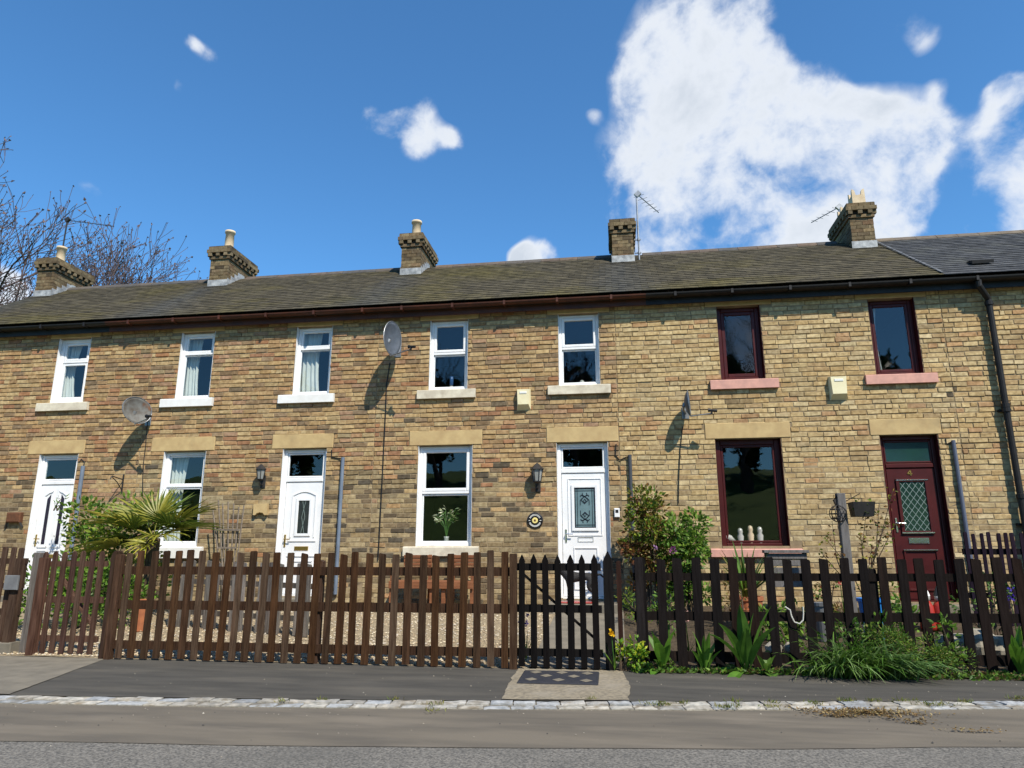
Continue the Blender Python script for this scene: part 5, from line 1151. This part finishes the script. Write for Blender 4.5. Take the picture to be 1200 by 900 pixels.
p = foot(1040, 784); shrub('bushy_weed', 'dense bushy green weeds sprawling against the black fence', p.x + .12, p.y - .10, 0, 1.05, .44, .5, 3200, .034, .014, GRN[1:] + DGRN[1:2] + [(.13, .15, .03), (.16, .15, .04)], cat='weed', nstem=10, lumps=22)
p = foot(1005, 782); shrub('bushy_weed', 'leafy weeds behind the long grassy clump', p.x, p.y + .02, 0, .5, .50, .3, 380, .06, .028, GRN + DGRN, cat='weed', nstem=8, lumps=12)
p = foot(1090, 780); shrub('bushy_weed', 'pale leaved weed climbing the black fence right of the bushy weeds', p.x - .1, p.y - .02, 0, .4, .55, .25, 260, .06, .04, GRN + [(.14, .20, .06)], cat='weed', nstem=5, lumps=8)
gc = MB()      # ground cover along the fence foot and moss between the setts
for i in range(3200):
    x = rp.uniform(.1, 4.6); y0 = 7.90 + .055 * x; t = rp.random() ** 1.8
    if fb(x, 0, 3, 2.1) < -.15 and rp.random() < .8: continue
    leaf(gc, (x, y0 - t * (.16 + (.14 if x > 2.4 else 0)), .008), (rp.uniform(-1, 1), rp.uniform(-1, .3), rp.uniform(.1, .9)), rp.uniform(.03, .075), rp.uniform(.02, .045), tone(GRN + DGRN + [(.13, .09, .045), (.10, .06, .03)]))
for (px, py, n, s) in ((770, 826, 60, .10), (800, 824, 25, .05), (853, 829, 60, .09), (860, 822, 25, .05), (905, 824, 25, .06), (955, 825, 30, .06), (990, 822, 50, .08), (1022, 822, 30, .06), (1058, 822, 60, .09), (1095, 826, 70, .12), (1130, 823, 30, .06), (690, 820, 20, .04), (905, 828, 30, .09), (510, 826, 25, .07), (380, 821, 25, .04), (462, 820, 25, .04), (1192, 819, 40, .07), (330, 822, 15, .04), (508, 833, 22, .09)):
    c = atz(px, py, 0)
    for i in range(n): leaf(gc, (c.x + rp.gauss(0, s * .6), c.y + rp.gauss(0, s * .3), -.004), (rp.uniform(-.7, .7), rp.uniform(-.7, .4), rp.uniform(.3, 1)), rp.uniform(.02, .055), .008, tone([(.16, .16, .04), (.10, .13, .03), (.20, .17, .07)]))
gc.build('ground_cover', M_leaf, kind='stuff')
# yellow poppy by the post, violet flower behind the gate
def flower(label, x, y, z0, z1, col, s, n, spread=.03, name='flower'):
    T = thing(name, (x, y, z0), label, 'flower'); st = MB(); st.tube([(x + .02, y, z0), (x, y, z1)], .005, 4, (.06, .14, .03)); 
    for i in range(8): blade(st, (x + .02, y, z0), (rp.uniform(-.5, .5), rp.uniform(-.5, .3), 1), rp.uniform(.5, .9) * (z1 - z0), .018, tone(GRN), droop=.6)
    st.build('stem', M_leaf, T); f = MB()
    for i in range(n): leaf(f, (x + rp.uniform(-spread, spread), y + rp.uniform(-.02, .0), z1 + rp.uniform(-spread, spread) * 1.2), (rp.uniform(-1, 1), -.7, rp.uniform(-1, 1)), s, s * .8, tone([col], .15))
    f.build('petals', M_petal, T); return T
p = at(716.5, 742, 7.78); flower('yellow poppy flowering in front of the broad black post', p.x, 7.78, .02, p.z, (.80, .50, .015), .045, 12, .018)
p = at(614, 727, 8.2); flower('violet blue flower spike seen through the left side of the black gate', p.x, 8.2, gz(8.2), p.z, (.12, .07, .45), .035, 40, .05)
p = at(1183, 696, 9.0); flower('violet flower behind the right end of the black fence', p.x, 9.0, gz(9.0), p.z, (.12, .07, .45), .035, 26, .05)
p = at(803, 722, 8.6); flower('pale pink flower between the docks behind the black fence', p.x, 8.6, gz(8.6), p.z, (.65, .40, .36), .05, 20, .05)
p = at(984, 680, 10.0); flower('red flower behind the black fence left of the tall post', p.x, 10.0, gz(10), p.z, (.5, .05, .06), .05, 22, .05)

# ---- garden objects
m = MB(); pt0 = at(991, 578, 10.6); TPo = thing('timber_post', (TP.x, 10.6, gz(10.6)), 'tall grey brown timber post with a bracket between the maroon window and the maroon door', 'post')
m.bev(TP.x - .055, TP.x + .055, 10.55, 10.66, gz(10.6) - .05, pt0.z, .006); m.build('post', M_greywood, TPo)
m = MB(); a = at(983, 578, 10.6); m.prism([(TP.x - .055, pt0.z - .22), (TP.x - .052, pt0.z - .01), (a.x - .02, pt0.z - .01), (a.x + .02, pt0.z - .04), (TP.x - .10, pt0.z - .09)], 10.575, 10.635); m.build('corner_bracket', M_iron, TPo)
c = at(982, 602, 10.55); HB_ = thing('wire_basket', (c.x, 10.55, c.z), 'empty round wire hanging basket left of the tall timber post', 'hanging basket'); m = MB(); r_ = .115
for k in range(6): t = pi * k / 6; m.tube([(c.x + r_ * cos(a) * cos(t), 10.55 + r_ * cos(a) * sin(t), c.z + r_ * sin(a)) for a in [2 * pi * q / 20 for q in range(21)]], .0055, 4, cap=False)
for zz in (-.06, 0, .06): rr = sqrt(r_ * r_ - zz * zz); m.tube([(c.x + rr * cos(2 * pi * q / 18), 10.55 + rr * sin(2 * pi * q / 18), c.z + zz) for q in range(19)], .0055, 4, cap=False)
m.build('wire_cage', M_iron, HB_); m = MB(); m.tube([(c.x, 10.55, c.z + r_), (c.x + .03, 10.57, c.z + .22), (TP.x - .05, 10.6, pt0.z - .1)], .005, 4); m.build('chain', M_iron, HB_)
c = at(1010, 597, 10.55); HB2 = thing('planter_basket', (c.x, 10.55, c.z), 'dark square hanging basket right of the tall timber post', 'hanging basket'); m = MB()
w, h = .145, .10; m.add([(c.x - w, 10.42, c.z + h), (c.x + w, 10.42, c.z + h), (c.x + w, 10.68, c.z + h), (c.x - w, 10.68, c.z + h), (c.x - w * .85, 10.46, c.z - h), (c.x + w * .85, 10.46, c.z - h), (c.x + w * .85, 10.66, c.z - h), (c.x - w * .85, 10.66, c.z - h)], [[0, 4, 5, 1], [1, 5, 6, 2], [2, 6, 7, 3], [3, 7, 4, 0], [4, 7, 6, 5], [0, 1, 2, 3]])
m.build('basket', M_iron, HB2); m = MB(); m.tube([(TP.x + .05, 10.6, pt0.z - .12), (c.x, 10.56, c.z + .22), (c.x, 10.55, c.z + h)], .006, 4); m.build('hanger', M_iron, HB2)
lf = MB()
for i in range(40): leaf(lf, (c.x + rp.uniform(-w, w), 10.45 + rp.uniform(0, .1), c.z + h + rp.uniform(-.18, .04)), (rp.uniform(-1, 1), -.6, rp.uniform(-1, .6)), .05, .03, tone(YGRN + RED[2:4]))
lf.build('leaves', M_leaf, HB2)
# bench beneath the middle window
BY = 11.45; b0, b1 = at(466, 660, BY).x, at(556, 660, BY).x; BN = thing('garden_bench', ((b0 + b1) / 2, BY, gz(BY)), 'brown slatted garden bench with two separate backs under the middle ground floor window', 'bench')
zg = gz(BY); zs = zg + .42; zt = at(500, 650, BY + .2).z
for i in range(5): m = MB(); yy = BY - .26 + i * .095; m.bev(b0 - .05, b1 + .04, yy, yy + .08, zs, zs + .026, .004); m.build('seat_slat', M_bench, BN)
for (xa, xb) in ((b0 + .06, b0 + .06 + .44), (b1 - .42, b1 - .01)):
    m = MB()
    for xx in (xa + .02, xb - .02): m.obox((xx, BY + .22, zg), (xx, BY + .27, zt), .045, .045, up=Vector((0, -1, 0)))
    bf = m.build('back_frame', M_bench, BN, kind='stuff')
    for i in range(5): m = MB(); z = zt - .055 - i * .062; m.bev(xa - .02, xb + .02, BY + .20, BY + .222, z, z + .05, .004); m.build('back_slat', M_bench, BN)
for xx in (b0 - .02, b0 + .52, (b0 + b1) / 2, b1 - .45, b1 + .01):
    m = MB(); m.bev(xx - .03, xx + .03, BY - .24, BY - .18, zg, zs, .005); m.build('leg', M_bench, BN)
for z in (zs + .20,):
    for xx in (b0 - .02, b1 + .01): m = MB(); m.bev(xx - .03, xx + .03, BY - .26, BY + .24, z, z + .03, .005); m.bev(xx - .022, xx + .022, BY - .235, BY - .19, zs + .026, z, .004); m.build('armrest', M_bench, BN)
m = MB(); m.bev(b0 - .05, b1 + .04, BY - .285, BY - .262, zs - .09, zs + .02, .004); m.build('front_rail', M_bench, BN)
# grey slatted box/bench below the maroon window
SY = 11.35; s0, s1 = at(898, 660, SY).x, at(946, 660, SY).x; SB = thing('slatted_bench', ((s0 + s1) / 2, SY, gz(SY)), 'grey slatted bench below the maroon ground floor window', 'bench')
for i, (pa, pb2) in enumerate(((655, 648.5), (663.5, 656.5), (672, 665), (688, 680))):
    m = MB(); za, zb = at(920, pa, SY).z, at(920, pb2, SY).z; m.bev(s0, s1, SY - .02, SY + .01, za, zb, .004); m.build('slat', M_greywood, SB)
for xx in (s0 + .02, s1 - .02): m = MB(); m.bev(xx - .03, xx + .03, SY + .012, SY + .06, gz(SY) - .02, at(920, 646, SY).z, .004); m.build('leg', M_iron, SB)
m = MB(); m.bev(s0 - .03, s1 + .03, SY - .06, SY + .10, at(920, 648, SY).z, at(920, 645.5, SY).z + .012, .004); m.build('top_rail', M_greywood, SB)
# fan trellis
TY = 11.6; tb = at(266, 690, TY); TR = thing('fan_trellis', (tb.x, TY, gz(TY)), 'bare fan trellis of grey canes leaning beside the left ground floor window', 'trellis')
for (xb_, xt_, yt_) in ((260.5, 249.5, 598), (262, 256, 586), (264, 261, 590), (266.5, 267.5, 588), (269, 274, 590), (271, 280, 594), (273, 286, 592)):
    m = MB(); e = at(xt_, yt_, TY + .12); s = at(xb_, 692, TY); m.tube([(s.x, TY, gz(TY) - .02), (s.x, TY + .01, s.z), (e.x, TY + .12, e.z)], .013, 5); m.build('cane', M_cane, TR)
for (xa, xb_, yy) in ((252, 281, 621), (256, 277, 642)):
    m = MB(); p, q = at(xa, yy, TY + .05), at(xb_, yy, TY + .05); m.obox(p, q, .02, .03); m.build('crossbar', M_cane, TR)
# step mat and the black dog at the patterned door
RMx, RMy = at(676, 704, 11.42).x, 11.45
m = MB(); m.bev(RMx - .34, RMx + .30, RMy - .22, RMy + .18, .44, .456, .003); 
ST = MB(); ST.bev(-1.12, -.04, 11.18, 11.66, GW - .12, .438, .012); tag(ST.build('stone_step', M_conc2, loc=(-.58, 11.4, GW - .1)), 'broad concrete step before the patterned glass door', 'step')
tag(m.build('step_mat', M_redpl, loc=(RMx, RMy, .44)), 'red mat on the step below the black dog', 'mat')
def dog():
    T = thing('dog', (RMx, RMy, .456), 'black dog standing on the red mat behind the black gate, facing left', 'dog')
    s = 1.0; X0 = RMx + .03; z = .456
    P = {}
    V = []; E_ = []; RAD = []
    def v(x, y, zz, r, par=None):
        V.append((X0 + x, RMy + y, z + zz)); RAD.append(r); i = len(V) - 1
        if par is not None: E_.append((par, i))
        return i
    pel = v(.20, 0, .375, .070); lo_ = v(.06, 0, .37, .068, pel); ch = v(-.10, 0, .365, .088, lo_); sh = v(-.19, 0, .40, .070, ch); nk = v(-.27, 0, .47, .050, sh); hd = v(-.32, 0, .53, .058, nk); mz = v(-.39, 0, .515, .036, hd); ns = v(-.445, 0, .505, .026, mz)
    for sy in (-1, 1):
        a = v(-.15, .055 * sy, .30, .045, ch); b = v(-.14, .065 * sy, .18, .030, a); c = v(-.15, .065 * sy, .05, .020, b); v(-.185, .065 * sy, .018, .020, c)
        h = v(.20, .055 * sy, .30, .058, pel); k = v(.15, .068 * sy, .22, .040, h); hk = v(.245, .068 * sy, .125, .024, k); ft = v(.225, .068 * sy, .045, .020, hk); v(.185, .068 * sy, .018, .021, ft)
        e = v(-.315, .035 * sy, .585, .020, hd); v(-.30, .052 * sy, .555, .012, e)
    t = v(.28, 0, .40, .022, pel); t = v(.34, 0, .41, .017, t); t = v(.40, 0, .36, .014, t); t = v(.45, 0, .34, .010, t)
    me = bpy.data.meshes.new('body'); me.from_pydata([tuple(Vector(q) - wloc(T)) for q in V], E_, []); o = bpy.data.objects.new('body', me); COL.objects.link(o); o.parent = T; WL[o.name] = wloc(T)
    o.modifiers.new('skin', 'SKIN'); 
    for i, sv in enumerate(me.skin_vertices[0].data): sv.radius = (RAD[i], RAD[i]); sv.use_root = (i == 0)
    ss = o.modifiers.new('sub', 'SUBSURF'); ss.levels = 2; ss.render_levels = 2
    me.materials.append(M_fur)
    em = MB()
    for sy in (-1, 1): em.lathe((X0 - .365, RMy + .03 * sy, z + .545), [(.002, -.008), (.010, 0), (.002, .008)], 8)
    em.build('eye', mat('dark_eye', (.03, .02, .012), rough=.1, spec=.6), T, kind='stuff')
dog()
# pots and bright things behind the near black fence
def pot(label, x, y, Y, r, h, m, z=None, name='plant_pot', cat='plant pot'):
    a = at(x, y, Y); b = MB(); zz = gz(Y) if z is None else z; b.lathe((a.x, Y, zz), [(r * .72, 0), (r * .95, h - .04), (r * 1.06, h - .04), (r * 1.06, h), (r * .92, h), (r * .85, h - .05)], 18); return tag(b.build(name, m, loc=(a.x, Y, zz)), label, cat)
pot('blue plastic tub behind the black fence', 1022, 705, 9.6, .17, at(1022, 701, 9.6).z - gz(9.6), M_blue, name='plastic_tub', cat='tub')
pot('terracotta pot under the dry plant behind the black fence', 878, 700, 9.9, .12, .30, M_terra); pot('small grey pot left of the tall timber post', 963, 706, 9.5, .11, at(963, 706, 9.5).z - gz(9.5), M_board)
pot('terracotta pot at the left behind the brown fence', 165, 725, 9.4, .11, .42, M_terra)
for i, (xx, lb) in enumerate(((1084, 'left red garden gnome with a white beard behind the black fence'), (1100, 'right red garden gnome with a white beard behind the black fence'))):
    a = at(xx, 700, 10.3); zz = gz(10.3); G = thing('garden_gnome', (a.x, 10.3, zz), lb, 'garden ornament', 'pair of small red ornaments'); top = at(xx, 688, 10.3).z - zz
    m = MB(); m.lathe((a.x, 10.3, zz), [(.09, 0), (.10, .05), (.085, top * .55), (.05, top * .68)], 14); m.build('body', M_redpl, G, smooth=True)
    m = MB(); m.lathe((a.x, 10.29, zz + top * .66), [(.03, 0), (.055, .03), (.055, .07), (.03, .10)], 12); m.build('head', M_ceramic, G, smooth=True)
    m = MB(); m.lathe((a.x, 10.3, zz + top * .66 + .075), [(.062, 0), (.05, .04), (.004, .15)], 12); m.build('hat', M_iron if i else M_whitepaint, G)
# rockery stones at the right behind the fence
for i, (xx, yy, s, lb) in enumerate(((1108, 735, .16, 'first'), (1126, 748, .17, 'second'), (1147, 745, .2, 'third'), (1168, 738, .16, 'fourth'), (922, 700, .1, 'white flat'), (905, 745, .1, 'low'))):
    a = at(xx, yy, 8.75); r = random.Random(i); mb = MB(); n = 10; vs = []
    for k in range(5):
        f = k / 4
        for j in range(n): t = 2 * pi * j / n; rr = s * sin(.35 + f * 2.3) * r.uniform(.85, 1.12); vs.append((a.x + rr * cos(t), 8.75 + rr * .8 * sin(t), gz(8.75) - .04 + s * 1.7 * f))
    mb.add(vs, [[k * n + j, k * n + (j + 1) % n, (k + 1) * n + (j + 1) % n, (k + 1) * n + j] for k in range(4) for j in range(n)] + [[4 * n + j for j in range(n)]])
    tag(mb.build('rockery_stone', mat('pale_rock', (.36, .33, .27), (.2, .18, .14), scale=9, rough=.9, bump=.6, bscale=30), loc=(a.x, 8.75, gz(8.75))), ['pale rockery stone behind the black fence nearest the red ornaments', 'pale rockery stone beside the wide gap in the weeds', 'largest pale rockery stone behind the black fence', 'pale rockery stone behind the upright dock at the right edge', 'small pale stone under the grey slatted bench', 'small pale stone beside the tallest dock'][i], 'stone', 'pale stones in the border')
# string tied on the fence
m = MB(); pts = [(920, 711), (926, 715), (927.5, 722), (931, 729), (937, 731), (941, 727), (941.5, 719), (941, 711)]; q = [at(x, y, 7.98) for x, y in pts]; m.tube(q, .007, 5); tag(m.build('string_loop', M_rope, loc=q[0]), 'loop of pale string tied round a pale of the black fence', 'string')
# dry leaves swept against the kerb, grit and specks on the road
lt = MB()
for (cx, cy, sx, sy, n) in ((1012, 836, .22, .055, 800), (985, 840, .10, .03, 160), (1075, 848, .06, .018, 70), (1045, 843, .07, .03, 50), (1140, 858, .12, .015, 60), (1125, 793, .5, .04, 220), (1180, 792, .2, .03, 90)):
    c = atz(cx, cy, -.02 if cy > 826 else .003)
    for i in range(n): leaf(lt, (c.x + rp.gauss(0, sx), c.y + rp.gauss(0, sy), c.z + .004 + abs(rp.gauss(0, .012))), (rp.uniform(-1, 1), rp.uniform(-1, 1), rp.uniform(-.1, .5)), rp.uniform(.012, .038), rp.uniform(.008, .022), tone([(.20, .12, .055), (.26, .17, .09), (.15, .085, .04), (.34, .25, .15), (.12, .07, .035)]), up=(rp.uniform(-.4, .4), rp.uniform(-.4, .4), 1))
lt.build('leaf_litter', M_leaf, kind='stuff')
gt = MB()
for i in range(300):
    x = rp.uniform(-5.5, 4); road = rp.random() < .6; y = rp.uniform(4.3, kerb_y(x) - .02) if road else rp.uniform(kerb_y(x) + .36, 7.75); z = -.019 if road else .003
    if y < kerb_y(x) - 1.0: z = -.027
    s = rp.uniform(.003, .008) * (1.6 if rp.random() < .06 else 1); c = tone([(.36, .31, .24), (.25, .22, .18), (.06, .055, .05), (.12, .10, .08), (.42, .38, .31)])
    gt.add([(x + s, y, z), (x, y + s * .8, z), (x - s * .9, y, z), (x, y - s, z), (x, y, z + s * .7)], [[0, 1, 4], [1, 2, 4], [2, 3, 4], [3, 0, 4]], c)
gt.build('grit', M_peb, kind='stuff')

# ================================================================== TREES
def bare_tree(name, label, base, h, lean, seed, levels=6, r0=.22, spread=.55, dens=3, bud=True, group='bare trees behind the roof'):
    r = random.Random(seed); T = thing(name, base, label, 'tree', group); tr = MB(); br = MB(); bd_ = MB(); b = Vector(base)
    def grow(p, d, L, rad, lv):
        n = 4 if lv < 4 else 3; pts = [p]; q = p.copy(); dd = d.copy()
        for i in range(n):
            dd = (dd + Vector((r.gauss(0, .13), r.gauss(0, .13), r.gauss(.04, .08)))).normalized(); q = q + dd * (L / n); pts.append(q.copy())
        e = max(rad * .66, .013); rads = [rad + (e - rad) * i / n for i in range(n + 1)]
        (tr if lv == 0 else br).tube(pts, rads, 8 if lv == 0 else (6 if lv < 3 else 3), cap=False)
        if lv >= levels:
            if bud:
                for k in range(1): bd_.add([tuple(q + Vector((r.uniform(-.06, .06), r.uniform(-.06, .06), r.uniform(-.05, .08))) + Vector(o) * .026) for o in ((1, 0, 0), (0, 1, 0), (-1, 0, 0), (0, 0, 1.2), (0, 0, -1))], [[0, 1, 3], [1, 2, 3], [2, 0, 3], [1, 0, 4], [2, 1, 4], [0, 2, 4]])
            return
        m = (dens if lv > 3 else dens + 1)
        for k in range(m):
            f = 1.0 if k == 0 else r.uniform(.35, .98); i = min(int(f * n), n - 1); pp = pts[i].lerp(pts[i + 1], f * n - i) if f < 1 else pts[-1]
            a = r.uniform(0, 2 * pi); o = dd.orthogonal().normalized(); o2 = dd.cross(o); sp = spread * r.uniform(.5, 1.35) * (.5 if k == 0 else 1)
            nd_ = (dd + (o * cos(a) + o2 * sin(a)) * sp * 1.25 + Vector((0, 0, .12))).normalized(); grow(pp, nd_, L * r.uniform(.58, .80), max(e * r.uniform(.62, .88), .012), lv + 1)
    grow(b, (Vector((0, 0, 1)) + Vector(lean)).normalized(), h * .30, r0, 0)
    tr.build('trunk', M_bark, T); br.build('branches', M_bark, T)
    if bud: bd_.build('buds', mat('pinkish_bud', (.15, .095, .085), (.10, .07, .062), scale=3, rough=.8), T, kind='stuff')
    return T
bare_tree('bare_tree', 'large leafless tree at the left frame edge behind the roof', (-31.2, 26, -.1), 26.8, (.10, 0, 0), 4, 6, .42, .6)
bare_tree('bare_tree', 'smaller leafless tree right behind the far left chimney', (-30.6, 33, -.1), 21.5, (.05, 0, 0), 9, 6, .22, .55)
bare_tree('bare_tree', 'low leafless tree furthest right behind the roof, beside the second chimney', (-29.6, 38, -.1), 20.5, (.02, 0, 0), 17, 6, .2, .55)
# wood and field trees on the bank across the road (they show in the window glass)
def crown_mesh(seed, n, w, h):
    r = random.Random(seed); mb = MB(); cl = [(Vector((r.gauss(0, .30), r.gauss(0, .30), r.uniform(.15, .95))), r.uniform(.14, .26)) for _ in range(16)]
    for i in range(n):
        c, rr = r.choice(cl); v = Vector((r.gauss(0, 1), r.gauss(0, 1), r.gauss(0, 1))).normalized() * rr * (r.random() ** .4); p = c + v; p = Vector((p.x * w, p.y * w, p.z * h))
        d = Vector((r.gauss(0, 1), r.gauss(0, 1), r.gauss(0, .7))).normalized(); s = d.orthogonal().normalized() * .16; k = r.uniform(.7, 1.25); c3 = r.choice([(.035, .06, .016), (.05, .08, .02), (.025, .045, .014)])
        mb.add([tuple(p - d * .22), tuple(p + s), tuple(p + d * .25), tuple(p - s)], [[0, 1, 2, 3]], tuple(q * k for q in c3))
    return mb.mesh('crown', M_leaf)
CM = [crown_mesh(3 + q, 1900, 3.0, 6.0) for q in range(3)]
tm = MB(); tm.tube([(0, 0, -.3), (.05, 0, 1.2), (0, .05, 3.5)], [.22, .17, .08], 8); TMs = tm.mesh('trunk', M_bark)
for i in range(24):
    x = -36 + i * 3.1 + rp.uniform(-1.2, 1.2); y = -30 - rp.uniform(0, 9); s = rp.uniform(1.0, 1.5); z = bank(x, y)
    T = thing('woodland_tree', (x, y, z), 'leafy tree standing on the grass bank across the road', 'tree', 'trees on the bank across the road')
    inst('trunk', TMs, (x, y, z), T, scale=(s, s, s)); inst('crown', CM[i % 3], (x, y, z + .3 * s), T, rot=(0, 0, rp.uniform(0, 6)), scale=(s, s, s))
for i, (x, y, h) in enumerate(((-13, -27, 17), (-3, -26, 16), (9, -27, 19), (16, -29, 11))):
    bare_tree('bare_tree', 'leafless tree on the grass bank across the road', (x, y, bank(x, y) - .1), h, (0, 0, 0), 40 + i, 5, .26, .55, 3, False, 'leafless trees on the bank across the road')
